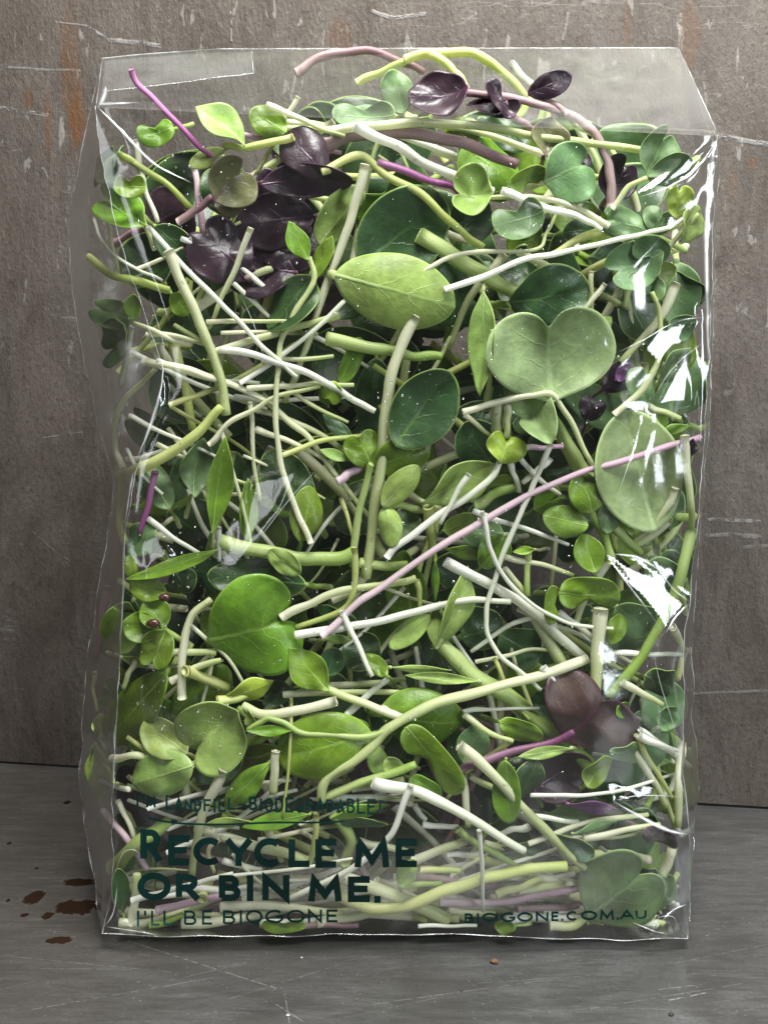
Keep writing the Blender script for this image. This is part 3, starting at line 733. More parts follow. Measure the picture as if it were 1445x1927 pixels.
mesh_obj('underline', V, [(2 * i, 2 * i + 1, 2 * i + 3, 2 * i + 2) for i in range(len(ul) - 1)], INK, front, False)

# ================================================================ microgreens
def half(tb): return spline(tb, 4)
OUT = {
 'heart': ([(0, .015), (.05, .10), (.14, .27), (.30, .42), (.53, .5), (.77, .47), (.93, .37), (1.0, .22), (.955, .09), (.81, 0)], None),
 'oval': ([(0, .012), (.03, .12), (.12, .28), (.3, .43), (.52, .5), (.72, .45), (.88, .31), (.965, .16), (1, 0)], None),
 'lance': ([(0, .012), (.10, .15), (.28, .38), (.48, .5), (.68, .43), (.86, .22), (.95, .09), (1, 0)], None),
 'kidney': ([(0, .012), (.02, .16), (.12, .33), (.3, .45), (.52, .5), (.74, .46), (.9, .32), (.98, .15), (1, 0)],
            [(0, -.012), (.02, -.2), (.10, -.38), (.24, -.44), (.40, -.30), (.50, -.22), (.62, -.30), (.78, -.42), (.92, -.36), (.985, -.17), (1, 0)])}
LRINGS = (0, .3, .55, .78, .93, 1.0)
def leaf_mesh(name, kind, base, tip, bdir, width, thick, mat, parent, rnd, cup, fold, bend, wave):
    A = tip - base; ln = A.length; A.normalize()
    B = (bdir - A * bdir.dot(A)).normalized(); N = A.cross(B)
    if N.y > 0: N = -N
    up, lo = OUT[kind]
    o1 = half(up); o2 = half(lo) if lo else [(a, -b) for a, b in o1]
    loop = o1[:-1] + [o1[-1]] + list(reversed(o2))[1:]
    if abs(loop[-1][1] - loop[0][1]) < 1e-4: loop.pop()
    ph, am = rnd.uniform(0, 6.3), rnd.uniform(.012, .035)
    asy = rnd.uniform(.9, 1.12)
    n = len(loop)
    loop = [(a, b * (asy if b > 0 else 1 / asy) * (1 + am * math.sin(3 * 6.283 * i / n + ph))) for i, (a, b) in enumerate(loop)]
    cx = .46
    q1, q2, q3 = rnd.uniform(0, 9), rnd.uniform(0, 9), rnd.uniform(.6, 1.4)
    def pos(a, b, r, sgn):
        h = cup * width * (r * r - .25) + fold * width * abs(b) + bend * ln * (a - .5) ** 2
        h += wave * width * noise.noise(Vector((a * 2.3 * q3 + q1, b * 2.3 * q3 + q2, q1)))
        h += wave * .6 * width * r ** 3 * math.sin(5 * a + 4 * b + q2)
        t = thick * (1 - .55 * r ** 4) * .5
        return base + A * (a * ln) + B * (b * width) + N * (h + sgn * t)
    V, rad, uv, F = [], [], [], []
    for sgn in (1, -1):
        V.append(pos(cx, 0, 0, sgn)); rad.append(0); uv.append((cx, 0))
        for r in LRINGS[1:]:
            for (a, b) in loop:
                aa, bb = lerp(cx, a, r), b * r
                V.append(pos(aa, bb, r, sgn)); rad.append(r); uv.append((aa, bb))
    for v_ in V:             # the film holds every leaf in: pressed flat on it, never through it
        a_, b_ = proj(v_)
        if b_ > 140:
            lo_, hi_ = table(LX, b_) + 7, table(RX, b_) - 9
            if a_ < lo_ or a_ > hi_: v_.x = xat(lo_ - .06 * (lo_ - a_) if a_ < lo_ else hi_ + .06 * (a_ - hi_), v_.y, v_.z); a_ = proj(v_)[0]
            if b_ > 262 and table(FLX, b_) < a_ < table(FRX, b_) and v_.y < .004: v_.y = max(v_.y, film_off(a_, b_) + .0003)
        v_.z = max(v_.z, FLOOR_Z + .0012)
    m = 1 + n * (len(LRINGS) - 1)
    for s in (0, 1):
        o = s * m
        for k in range(n):
            k2 = (k + 1) % n
            F.append((o, o + 1 + k, o + 1 + k2) if s == 0 else (o, o + 1 + k2, o + 1 + k))
            for j in range(len(LRINGS) - 2):
                a, b = o + 1 + j * n, o + 1 + (j + 1) * n
                F.append((a + k, b + k, b + k2, a + k2) if s == 0 else (a + k2, b + k2, b + k, a + k))
    e = 1 + (len(LRINGS) - 2) * n
    for k in range(n):
        k2 = (k + 1) % n
        F.append((e + k, m + e + k, m + e + k2, e + k2))
    o = mesh_obj(name, V, F, mat, parent); me = o.data
    at = me.attributes.new('rad', 'FLOAT', 'POINT'); at.data.foreach_set('value', rad)
    ul_ = me.uv_layers.new(name='UVMap')
    for lp in me.loops: ul_.data[lp.index].uv = uv[lp.vertex_index]
    return o

def inbag(px, py, m):
    return (clamp(px, table(LX, py) + m, table(RX, py) - m), min(py, 1742)) if py > 140 else (px, py)
def keep_in(px, py, d):
    py = min(py, 1738)
    """depth (metres) at which a point at this pixel lies inside the bag"""
    a, b = table(FLX, py), table(LX, py)
    if px < a + 12: d = max(d, clamp((a + 12 - px) / max(12, a - b)) * YL + .0035)
    a, b = table(FRX, py), table(RX, py)
    if px > a - 12: d = max(d, clamp((px - a + 12) / max(12, b - a + 8)) * YL + .0035)
    return min(d, Pfloor(px, py, 0.0006).y - .002) if py > 1400 else d
LAND = [(880, 690, 'the big pale heart-shaped leaf'), (730, 440, 'the largest dark oval leaf'), (745, 580, 'the plump pale oval leaf'), (475, 1190, 'the glossy bright green heart leaf'),
 (1100, 1350, 'the brown-purple leaf'), (1180, 1640, 'the printed web address'), (450, 460, 'the dark purple leaf cluster'), (290, 180, 'the magenta stem'), (870, 180, 'the top fold and purple leaves'),
 (1200, 880, 'the broad two-toned leaf'), (330, 860, 'the thick curved yellow-green stem'), (390, 1390, 'the pale notched heart leaf'), (790, 1400, 'the plump glossy oval leaf'), (350, 1560, 'the big printed capitals'),
 (520, 1620, 'the big printed capitals'), (950, 1060, 'the long pink stem'), (820, 1560, 'the thick white cut stem'), (1100, 1480, 'the brown-purple leaf'), (1200, 430, 'the grey-green leaf cluster by the right fold'),
 (500, 640, 'the crossing white stems'), (260, 640, 'the pale leaf pair by the left fold'), (250, 1200, 'the dark seed husk'), (820, 850, 'the peanut-shaped folded leaf'), (1230, 1120, 'the bright film crease'), (600, 1060, 'the long dark rimmed leaf'), (1090, 330, 'the grey-green kidney leaf'), (330, 330, 'the left corner fold')]
def landmark(px, py):
    return min(LAND, key=lambda l: (l[0] - px) ** 2 + (l[1] - py) ** 2)[2]
CN = {'w': 'white', 'c': 'cream-green', 'y': 'yellow-green', 'g': 'light green', 'p': 'magenta', 'q': 'dark magenta', 'k': 'pale pink', 'b': 'mauve'}
LN = {'G': 'bright green', 'D': 'dark green', 'L': 'pale green', 'S': 'pale silvery green', 'M': 'grey-green', 'Y': 'yellow-green', 'P': 'dark purple', 'O': 'olive-purple', 'B': 'brown-purple', 'V': 'violet'}
KN = {'heart': 'heart-shaped', 'oval': 'oval', 'lance': 'narrow', 'kidney': 'kidney-shaped'}
rh = random.Random(11)
def stem_pts(reg, pts, w, d0, d1):
    rp = w * .88 * KS * PXM / 2
    q = [inbag(*px_of(reg, p), 16) for p in pts]
    n = len(q); out = []
    for i, (x, y) in enumerate(q):
        d = keep_in(x, y, lerp(d0, d1, i / (n - 1)) * MM + rp + belly(x, y))
        out.append(tuple(P(x, y, d)))
    if n == 2:
        mid = tuple((a + b) / 2 for a, b in zip(*out)); j = rh.uniform(-.03, .03) * (Vector(out[0]) - Vector(out[1])).length
        out = [out[0], (mid[0] + j, mid[1] + abs(j) * .5, mid[2] + j * .6), out[1]]
    return spline(out, 6), rp
def build_stem(name, reg, st, parent):
    c, w, d0, d1, pts = st[:5]
    p, r = stem_pts(reg, pts, w, d0, d1)
    n = len(p); ph = rh.uniform(0, 9); tp = rh.uniform(.62, .98); wb = .00045 + r * .10
    p = [Vector(q) + Vector((noise.noise(Vector((i * .21, ph, 3))), .5 * noise.noise(Vector((i * .21, ph, 6))), noise.noise(Vector((i * .21, ph, 9))))) * wb for i, q in enumerate(p)]
    rads = [r * lerp(1.04, tp, i / (n - 1)) * (1 + .16 * noise.noise(Vector((i * .27, ph, 0)))) for i in range(n)]
    if len(st) > 5: rads = [q * k for q, k in zip(rads, [table(st[5], i / (n - 1)) for i in range(n)])]
    return tube(name, p, rads, STEM[c], parent, 10, True, (0.05, .95), rh.uniform(0, 40))
def build_leaf(reg, lf, parent):
    kind, c, b, t, w, d, roll = lf[:7]
    o = lf[7] if len(lf) > 7 else {}
    mg = 22 + .28 * w * KS
    bx, tx = inbag(*px_of(reg, b), mg), inbag(*px_of(reg, t), mg)
    dt = o.get('dt', rh.uniform(-1.5, 3))
    base, tip = P(bx[0], bx[1], keep_in(*bx, d * MM + belly(*bx))), P(tx[0], tx[1], keep_in(*tx, (d + dt) * MM + belly(*tx)))
    A = (tip - base).normalized()
    side = A.cross(Vector((0, 1, 0))).normalized()
    bd = Matrix.Rotation(R(roll), 3, A) @ side
    wd = w * KS * PXM / max(.35, math.cos(R(roll)))
    big = w * KS * PXM > .019
    return leaf_mesh('leaf', kind, base, tip, bd, wd, o.get('th', .00085 if kind != 'heart' else .0006) * .72, LEAF[c], parent, rh,
                     o.get('cup', rh.uniform(-.10, .16)), o.get('fold', rh.uniform(-.08, .30)), o.get('bend', rh.uniform(-.15, .2)), o.get('wave', .15))
NTH = 0
def T(reg, stems=(), leaves=(), label=None):
    """one cut microgreen: stem fragments are one mesh, leafy sprouts an empty with stem and leaf parts"""
    stems, leaves = list(stems), list(leaves)
    if not leaves:
        st = stems[0]; o = build_stem('cut_stem', reg, st, None)
        m = px_of(reg, st[4][len(st[4]) // 2])
        wm = st[1] * KS * .152
        dv = 0
        pp = st[4]
        if len(pp) > 2:
            a, b = Vector(pp[0]), Vector(pp[-1]); dv = max(abs((Vector(q) - a).cross(b - a)) for q in pp) / max(1, (b - a).length ** 2)
        th = 'thin' if wm < 2.0 else ('thick' if wm > 3.4 else 'slender')
        sh = 'straight' if dv < .06 else ('gently curved' if dv < .16 else 'strongly bent')
        tag(o, label or '%s %s %s cut stem near %s' % (th, sh, CN[st[0]], landmark(*m)), 'stem', 'cut stems inside the bag')
        return o
    lf = leaves[0]
    bx = px_of(reg, lf[2])
    e = bpy.data.objects.new('sprout', None); col.objects.link(e)
    e.empty_display_size = .005
    if not stems:        # a short stalk running back into the heap
        ax = Vector((lf[3][0] - lf[2][0], lf[3][1] - lf[2][1])); ax = ax / max(ax.length, 1)
        L_ = 40 + lf[4] * .35
        sc = {'P': 'b', 'O': 'b', 'B': 'p', 'V': 'p'}.get(lf[1], 'c' if lf[1] in 'LMY' else 'g')
        b = lf[2]
        stems = [(sc, max(20, min(46, lf[4] * .17)), lf[5] + 18, lf[5] + .3, [(b[0] - ax.x * L_, b[1] - ax.y * L_), (b[0] - ax.x * L_ * .45, b[1] - ax.y * L_ * .45), (b[0] + ax.x * 4, b[1] + ax.y * 4)])]
    for st in stems: build_stem('stem', reg, st, e)
    for l in leaves: build_leaf(reg, l, e)
    pr = e.children[0].data.vertices[0].co.copy()
    e.location = pr
    for ch in e.children: ch.matrix_parent_inverse = Matrix.Translation(-pr)
    m = px_of(reg, ((lf[2][0] + lf[3][0]) / 2, (lf[2][1] + lf[3][1]) / 2))
    sz = lf[4] * KS * .152
    s_ = 'small' if sz < 8 else ('large' if sz > 18 else 'medium')
    tag(e, label or '%s sprout with %s %s near %s' % (s_, '%s %s' % (LN[lf[1]], KN[lf[0]]), 'leaf' if len(leaves) == 1 else 'leaves', landmark(*m)), 'microgreen', 'leafy sprouts inside the bag')
    return e
def S(reg, c, w, d0, d1, *pts, label=None): return T(reg, [(c, w, d0, d1, list(pts))], label=label)
def F(reg, kind, c, b, t, w, d, roll=0, label=None, **o): return T(reg, [], [(kind, c, b, t, w, d, roll, o)], label)

# ---- upper left
S(1, 'p', 28, 2, 10, (322, 155), (345, 210), (430, 290), (560, 430), (640, 500), (705, 560), label='bright magenta stem pointing up to the bag\'s top left corner')
S(1, 'c', 30, 6, 9, (880, 300), (960, 335), (1080, 385), (1200, 432), label='straight cream stem with blunt end above the dark purple leaf')
S(1, 'c', 26, 16, 18, (1008, 270), (960, 350), (900, 470), (840, 590))
S(1, 'c', 46, 3, 12, (1285, 548), (1240, 720), (1190, 880), (1110, 1090), (1060, 1250), (1010, 1380), (960, 1530), label='long straight pale stem left of the largest dark oval leaf')
S(1, 'y', 34, 4, 10, (1105, 575), (1190, 535), (1275, 508), (1360, 585), (1480, 645), (1590, 735), (1690, 835), (1770, 890), label='sharply kinked yellow-green stem above the largest dark oval leaf')
S(1, 'w', 46, 3, 9, (1240, 388), (1400, 465), (1520, 535), (1660, 600), (1810, 660), label='fat white stem with a cut end above the kinked stem')
S(1, 'c', 45, 9, 9, (1150, 408), (1300, 387), (1500, 378), (1700, 380), (1980, 432), (2200, 455), (2457, 492), label='long arching cream-green stem crossing under the purple leaves')
S(1, 'b', 56, 11, 11, (1100, 470), (1200, 440), (1350, 415), (1500, 422), (1660, 450), (1800, 505), (1910, 550), label='thick mauve stem running below the top fold')
S(1, 'k', 28, 15, 15, (680, 395), (850, 435), (1000, 460), (1190, 500))
T(2, [('b', 44, 11, 7, [(940, 720), (938, 620), (920, 520), (870, 420), (810, 360), (720, 325), (600, 285), (500, 268), (340, 250)])],
  [('oval', 'P', (355, 250), (105, 285), 185, 7, 25, dict(cup=.15)), ('oval', 'P', (345, 300), (560, 300), 120, 9, -35, {})], label='purple radish sprout with mauve stem hooked over under the top fold')
T(2, [('b', 40, 12, 6, [(690, 470), (600, 395), (540, 350), (500, 290)])], [('kidney', 'P', (530, 360), (420, 215), 95, 6, 30, dict(fold=.3))], label='folded purple leaf on a bent mauve stalk under the top fold')
T(2, [('b', 26, 8, 10, [(760, 340), (680, 280), (600, 258)])], [('oval', 'P', (598, 256), (780, 178), 100, 9, 10, dict(cup=-.1, th=.0012))], label='lone dark purple oval leaf right beneath the bag\'s top edge')
S(1, 'b', 40, 28, 32, (1000, 170), (1080, 115), (1200, 82), (1330, 85), (1450, 130), (1530, 165), label='pale brown stem arching along the top edge')
S(2, 'y', 44, 25, 22, (90, 112), (200, 88), (330, 85), (430, 115), (510, 180), (590, 270), label='yellow-green stem arching along the top edge')
S(2, 'y', 35, 22, 18, (190, 92), (260, 130), (310, 180), (350, 235))
S(1, 'y', 40, 30, 28, (1255, 210), (1350, 165), (1450, 122))
S(2, 'w', 24, 24, 20, (530, 122), (600, 205), (680, 270))
S(2, 'p', 36, 6, 9, (-20, 535), (130, 590), (260, 630), (318, 658), label='short magenta stem right of the fat white stem')
S(2, 'w', 34, 4, 5, (490, 652), (600, 700), (750, 745), (850, 780), (900, 812))
T(2, [('c', 30, 6, 7, [(930, 802), (860, 755), (760, 712), (640, 682), (540, 680), (440, 682)])], [('heart', 'L', (450, 682), (286, 668), 210, 5, 15, dict(cup=.12))], label='pale twin-lobed leaf on a long pale stalk right of the magenta stem')
S(2, 'w', 28, 2, 3, (255, 1060), (390, 1018), (560, 945), (700, 915), (900, 870), (1050, 835), (1150, 815), (1245, 768), label='long thin white stem crossing above the dark rimmed oval leaf')
S(2, 'c', 24, 4, 8, (150, 997), (300, 922), (480, 905), (640, 893), (675, 830), (708, 755), label='thin pale stem bent at a right angle under a small green leaf')
S(2, 'g', 76, 9, 10, (150, 835), (330, 950), (480, 1035), (620, 1115), (760, 1160), (935, 1205), label='very thick light green stem above the big pale heart-shaped leaf')
T(2, [('y', 58, 7, 9, [(690, 920), (800, 858), (930, 818), (1070, 795)], [(0, .5), (.6, 1), (1, .5)])], label='tapering yellow-green blade above the dark rimmed oval leaf')
T(2, [('c', 24, 6, 4, [(945, 728), (1010, 640), (1085, 602)])], [('heart', 'M', (1085, 600), (1175, 408), 160, 6, 25, {}), ('oval', 'M', (1088, 600), (1268, 520), 120, 9, 30, {})], label='grey-green sprout with raised leaf beneath the right corner fold')
T(2, [('c', 26, 10, 5, [(1130, 940), (1210, 850), (1300, 745)])], [('oval', 'L', (1215, 860), (1295, 715), 110, 4, 40, {}), ('heart', 'Y', (1200, 770), (1225, 630), 105, 6, 10, {})], label='little yellow-green and pale leaves against the right fold')
S(1, 'y', 35, 12, 14, (265, 505), (370, 560), (460, 620), (575, 725))
S(1, 'w', 28, 14, 12, (338, 450), (360, 560), (385, 660), (430, 785))
S(1, 'k', 28, 20, 18, (582, 560), (600, 700), (622, 830))
T(1, [('b', 36, 10, 7, [(515, 785), (590, 732), (655, 685)])], [('heart', 'O', (650, 690), (800, 560), 190, 6, 30, dict(fold=.35, cup=.1)), ('oval', 'O', (650, 695), (800, 700), 120, 10, -20, {})], label='olive-purple folded leaf on a mauve stalk left of the purple cluster')
S(1, 'w', 18, 7, 8, (165, 765), (200, 860), (280, 940), (370, 985), (455, 1022))
S(1, 'c', 24, 18, 18, (225, 770), (245, 880), (272, 990))
S(1, 'y', 38, 4, 12, (148, 928), (220, 990), (320, 1022), (480, 1062), label='yellow-green cut stem poking against the upper left gusset')
S(1, 'c', 50, 2.5, 6, (475, 905), (530, 1030), (590, 1160), (645, 1290), (690, 1430), (715, 1575), label='thick grey-cream stem lying over the crossing white stems')
S(1, 'w', 26, 4, 4, (395, 805), (540, 965), (690, 1115), (790, 1220), (900, 1330), (1005, 1425), label='straight white stem slanting down over the crossing stems')
S(1, 'c', 28, 4, 9, (815, 808), (760, 950), (700, 1090), (640, 1220))
T(1, [('c', 26, 3, 7, [(1062, 2108), (1010, 1990), (965, 1870), (930, 1730), (915, 1560), (925, 1400), (945, 1270), (985, 1170), (1050, 1070), (1078, 1010), (1050, 930)])],
  [('lance', 'G', (1052, 945), (970, 782), 92, 6, 15, {}), ('lance', 'G', (1072, 1030), (1150, 838), 76, 8, -25, {})], label='long wavy thin-stemmed sprout with two small narrow leaves')
F(1, 'oval', 'P', (1110, 590), (955, 410), 190, 6, 10, label='rounded dark purple leaf below the blunt cream stem', cup=-.15)
F(1, 'oval', 'P', (860, 620), (1240, 610), 130, 9, 25)
F(1, 'heart', 'P', (800, 1010), (600, 800), 260, 9, 15, label='broad dark purple leaf at the heart of the purple cluster')
F(1, 'oval', 'P', (1080, 760), (740, 800), 230, 13, 10)
F(1, 'heart', 'P', (1000, 990), (770, 990), 220, 14, 20)
F(1, 'heart', 'P', (1120, 900), (870, 880), 230, 16, 20)
F(1, 'oval', 'D', (1060, 1000), (890, 1230), 190, 9, 30, label='dark leaf edged in green behind the long wavy stem')
F(1, 'oval', 'D', (420, 800), (590, 950), 140, 11, 10)
F(1, 'heart', 'D', (700, 760), (700, 560), 170, 20, 10)
F(1, 'kidney', 'G', (500, 400), (352, 440), 112, 12, 10)
T(1, [('y', 40, 6, 7, [(990, 435), (900, 455), (800, 475), (700, 470)])], [('lance', 'L', (790, 475), (590, 300), 120, 6, 35, dict(fold=.3)), ('lance', 'L', (720, 480), (560, 560), 90, 9, 30, {})], label='pale pointed leaf sweeping up beside the magenta stem')
F(1, 'oval', 'G', (960, 420), (815, 320), 130, 15, 10)
F(1, 'kidney', 'M', (1410, 350), (1150, 350), 125, 14, 10)
F(1, 'oval', 'M', (1440, 340), (1400, 150), 130, 17, 10)
T(1, [('y', 30, 14, 8, [(360, 560), (310, 520), (270, 500)])], [('heart', 'M', (280, 500), (150, 560), 130, 6, 40, {}), ('lance', 'M', (250, 470), (180, 640), 70, 12, 20, {})], label='drooping grey-green leaf seen through the upper left gusset')
T(1, [('c', 26, 12, 9, [(420, 900), (390, 830), (370, 760)])], [('kidney', 'G', (385, 640), (250, 640), 95, 7, 10, {}), ('heart', 'G', (385, 800), (200, 690), 170, 9, 15, {})], label='two small rounded green leaves touching the left front fold')
# ---- upper right
F(2, 'oval', 'D', (-100, 970), (255, 690), 330, 12, 8, label='largest dark green oval leaf with a pale rim', cup=.1, th=.0018, wave=.05)
F(2, 'oval', 'L', (-260, 880), (-90, 640), 150, 11, 25)
F(2, 'oval', 'L', (-200, 1000), (300, 1135), 300, 3.2, 0, label='plump pale green oval leaf below the largest dark oval leaf', dt=0, bend=0, cup=-.12, th=.002, wave=.04, fold=-.05)
F(2, 'oval', 'D', (520, 1120), (860, 1060), 250, 9, 12, label='dark oval leaf with a bright rim above the big pale heart', th=.0016)
F(2, 'kidney', 'M', (660, 745), (450, 810), 160, 6, 10, label='grey-green kidney leaf resting on the right-angled thin stem')
F(2, 'heart', 'M', (655, 620), (855, 530), 240, 7, 10, label='broad notched grey-green leaf below the olive leaf')
F(2, 'kidney', 'G', (520, 640), (670, 570), 90, 6, 20)
F(2, 'lance', 'O', (660, 520), (690, 350), 150, 10, 15)
F(2, 'lance', 'P', (830, 600), (815, 460), 76, 8, 0)
F(2, 'heart', 'P', (920, 690), (1020, 530), 170, 13, 15)
F(2, 'heart', 'Y', (800, 390), (715, 345), 80, 12, 0)
T(2, [('g', 28, 14, 9, [(1250, 900), (1160, 860), (1100, 830)])], [('heart', 'M', (1100, 830), (905, 760), 130, 7, 15, {}), ('heart', 'M', (1110, 840), (1160, 730), 130, 8, 5, {})], label='grey-green twin leaves under the right film crease')
F(2, 'heart', 'M', (1150, 920), (930, 1000), 190, 6, 15)
F(2, 'kidney', 'M', (1030, 870), (1180, 920), 110, 5, 25)
F(2, 'oval', 'M', (1130, 1000), (1080, 1110), 110, 6, 30)
F(2, 'oval', 'D', (740, 830), (890, 810), 110, 14, 0)
F(2, 'oval', 'L', (1060, 1000), (1210, 980), 90, 13, 20)
# ---- middle left
S(3, 'w', 30, 2.5, 4, (320, 205), (302, 330), (280, 448), label='short white stub standing in the left film glare')
T(3, [('c', 26, 9, 6, [(575, 278), (500, 265), (420, 225), (320, 182)])], [('heart', 'M', (330, 185), (145, 130), 130, 5, 15, {}), ('heart', 'M', (320, 195), (190, 320), 170, 6, 25, {}), ('oval', 'G', (330, 180), (340, 70), 70, 9, 0, {})], label='pale leaf pair on a pale stalk beside the left front fold')
S(3, 'c', 32, 6, 7, (660, 310), (850, 250), (1000, 212), (1180, 155))
S(3, 'c', 34, 5, 9, (375, 352), (480, 365), (600, 395), (720, 440), (850, 500), (960, 585), (1050, 660), (1130, 770), (1230, 900), (1310, 1005), label='longest cream stem running from the left fold to the middle')
S(3, 'w', 30, 4, 4, (690, 300), (850, 330), (1000, 382), (1150, 450), (1240, 508), (1325, 555))
S(3, 'c', 28, 7, 7, (860, 352), (1000, 340), (1155, 330))
S(3, 'c', 26, 6, 6, (800, 462), (950, 452), (1090, 445), (1240, 446))
S(3, 'y', 28, 9, 10, (480, 532), (600, 490), (700, 450), (830, 385), (1000, 275))
T(3, [('c', 28, 6, 5, [(640, 695), (720, 612), (840, 540), (930, 492), (1100, 452)])], [('kidney', 'Y', (1110, 455), (1190, 500), 90, 6, 30, {}), ('lance', 'G', (1100, 460), (1140, 540), 40, 8, 30, {})], label='tiny curled yellow-green leaf on a bent stem left of the middle')
S(3, 'y', 62, 2, 3.5, (272, 822), (360, 792), (480, 730), (600, 642), (692, 538), label='thick curved yellow-green stem against the left film')
S(3, 'c', 30, 6, 6, (290, 795), (260, 720), (252, 640), (282, 530), (340, 462), (420, 382))
S(3, 'y', 48, 5, 8, (258, 765), (248, 880), (266, 1000), (296, 1095), label='yellow-green stem bowed along the left front fold')
S(3, 'p', 38, 5, 8, (422, 805), (395, 930), (360, 1062), label='short magenta stem below the thick curved yellow-green stem')
S(3, 'c', 28, 7, 9, (812, 520), (820, 620), (825, 760), (852, 925))
S(3, 'c', 34, 9, 9, (835, 550), (950, 580), (1080, 640), (1240, 742))
S(3, 'c', 28, 8, 8, (835, 632), (950, 668), (1110, 745))
S(3, 'k', 46, 5, 7, (1170, 845), (1220, 810), (1285, 780))
F(3, 'lance', 'G', (650, 1060), (708, 655), 100, 4, 20, label='narrow upright green blade beside the short magenta stem', fold=.3)
F(3, 'lance', 'M', (565, 905), (610, 660), 140, 7, 30)
F(3, 'oval', 'M', (480, 960), (360, 760), 130, 9, 20)
S(3, 'c', 50, 3.5, 7, (1492, 165), (1410, 350), (1370, 540), (1347, 800), (1318, 1000), (1290, 1245), label='long upright pale stem running down the middle of the bag')
S(3, 'g', 60, 6, 8, (1128, 256), (1260, 285), (1400, 310), (1500, 330), (1600, 330), label='cut light green stem just under the plump pale oval leaf')
T(3, [('g', 38, 7, 4, [(1232, 1195), (1240, 1080), (1265, 950), (1300, 800), (1315, 770)]), ('y', 24, 9, 7, [(1185, 915), (1215, 1000), (1236, 1085)])],
  [('heart', 'G', (1312, 790), (1250, 650), 160, 6, 15, {}), ('heart', 'G', (1315, 790), (1540, 700), 170, 7, 15, {})], label='green bilobed sprout crossed by the long upright pale stem')
T(3, [('g', 40, 10, 6, [(1520, 960), (1440, 945), (1360, 945)])], [('oval', 'L', (1355, 950), (1505, 780), 112, 3.5, 10, dict(cup=-.2, th=.002)), ('oval', 'L', (1368, 945), (1398, 1118), 100, 4, 5, dict(cup=-.2, th=.002))], label='peanut-shaped pair of folded pale leaves in the middle')
F(3, 'oval', 'G', (1020, 1095), (1060, 862), 130, 5, 20, label='glossy bright oval leaf beside the long wavy stem', cup=-.15)
F(3, 'oval', 'D', (1060, 980), (880, 720), 200, 9, 10)
F(3, 'lance', 'G', (800, 1100), (800, 830), 80, 10, 30)
F(3, 'lance', 'D', (1240, 700), (1110, 570), 60, 10, 30)
F(3, 'lance', 'L', (1230, 760), (1095, 715), 46, 8, 20)
F(3, 'oval', 'G', (1180, 440), (1265, 250), 80, 11, 30)
F(3, 'oval', 'P', (950, 120), (1200, 60), 180, 16, 10)
F(3, 'oval', 'P', (830, 60), (760, -60), 180, 15, 10)
F(3, 'oval', 'G', (490, 70), (560, 160), 90, 12, 10)
# ---- middle right
T(4, [('g', 78, 12, 6, [(835, 830), (800, 760), (745, 670), (690, 560), (690, 500)], [(0, 1.0), (.6, 1), (1, .5)])], [('heart', 'S', (690, 520), (660, 140), 545, 5, 6, dict(cup=.07, wave=.08, fold=.05, bend=.1, dt=0)), ('heart', 'S', (690, 520), (540, 590), 300, 8, 30, {})], label='big pale green heart-shaped leaf, the largest pale one')
S(4, 'c', 36, 2, 4, (330, 560), (450, 525), (600, 492), (700, 492), (770, 590), (850, 760), (940, 895), label='pale stem folded over the big pale heart-shaped leaf')
F(4, 'lance', 'L', (415, 60), (415, 495), 110, 4, 35, label='narrow bright leaf edge left of the big pale heart', fold=.25, cup=.1)
F(4, 'oval', 'D', (45, 690), (270, 385), 260, 7, 12, label='dark green oval with a bright rim right of the upright stem', th=.0016)
F(4, 'oval', 'S', (1110, 1050), (990, 550), 370, 9, 6, label='broad two-toned oval leaf beneath the pink stem\'s tip', th=.0016, cup=.08, wave=.06)
T(4, [('w', 30, 2, 4, [(15, 1160), (90, 1085), (230, 985), (340, 915), (440, 835), (482, 765)])], [('heart', 'Y', (480, 772), (520, 650), 165, 4, 15, {})], label='small yellow-green heart leaf on a slim white stalk in the middle')
F(4, 'lance', 'L', (160, 925), (455, 765), 170, 7, 20, label='lens-shaped leaf with a bright rim left of the small heart', cup=.15)
S(4, 'w', 26, 1.5, 2, (356, 815), (300, 900), (240, 1022), label='short white stick crossing the slim white stalk')
S(4, 'w', 24, 2.5, 4, (694, 690), (640, 815), (595, 915), (540, 1040), (480, 1185), (435, 1340), (430, 1455), (470, 1550), (580, 1640), (650, 1705), label='long thin white stem hanging across the pink stem')
T(4, [('k', 33, 2, 3, [(-255, 1482), (-110, 1355), (0, 1275), (250, 1105), (430, 998), (620, 892), (840, 802), (1000, 757), (1190, 697), (1310, 662)])], [('lance', 'P', (1215, 700), (1330, 690), 46, 4, 20, {}), ('lance', 'P', (1290, 670), (1320, 740), 46, 5, 20, {})], label='long pink stem slanting across the middle of the bag')
S(4, 'c', 55, 6, 7, (470, 515), (470, 665)); S(4, 'c', 32, 5, 5, (510, 530), (513, 668))
T(4, [('c', 34, 6, 4, [(950, 572), (1060, 480), (1120, 380), (1142, 260), (1140, 150), (1105, 65)])], [('heart', 'M', (1105, 70), (1040, -30), 130, 6, 25, {})], label='curving pale stalk beside the big pale heart, leaf on top')
S(4, 'c', 36, 3, 3, (1243, 655), (1255, 800), (1270, 950), (1272, 1038), label='upright grey-cream stem along the right fold')
S(4, 'g', 52, 4, 8, (1278, 1042), (1240, 1190), (1190, 1340), (1110, 1490), (1040, 1600), (930, 1730), label='long light green stem slanting under the bright film crease')
S(4, 'c', 40, 5, 8, (1205, 870), (1150, 980), (1030, 1098), label='pale stem hugging the edge of the broad two-toned leaf')
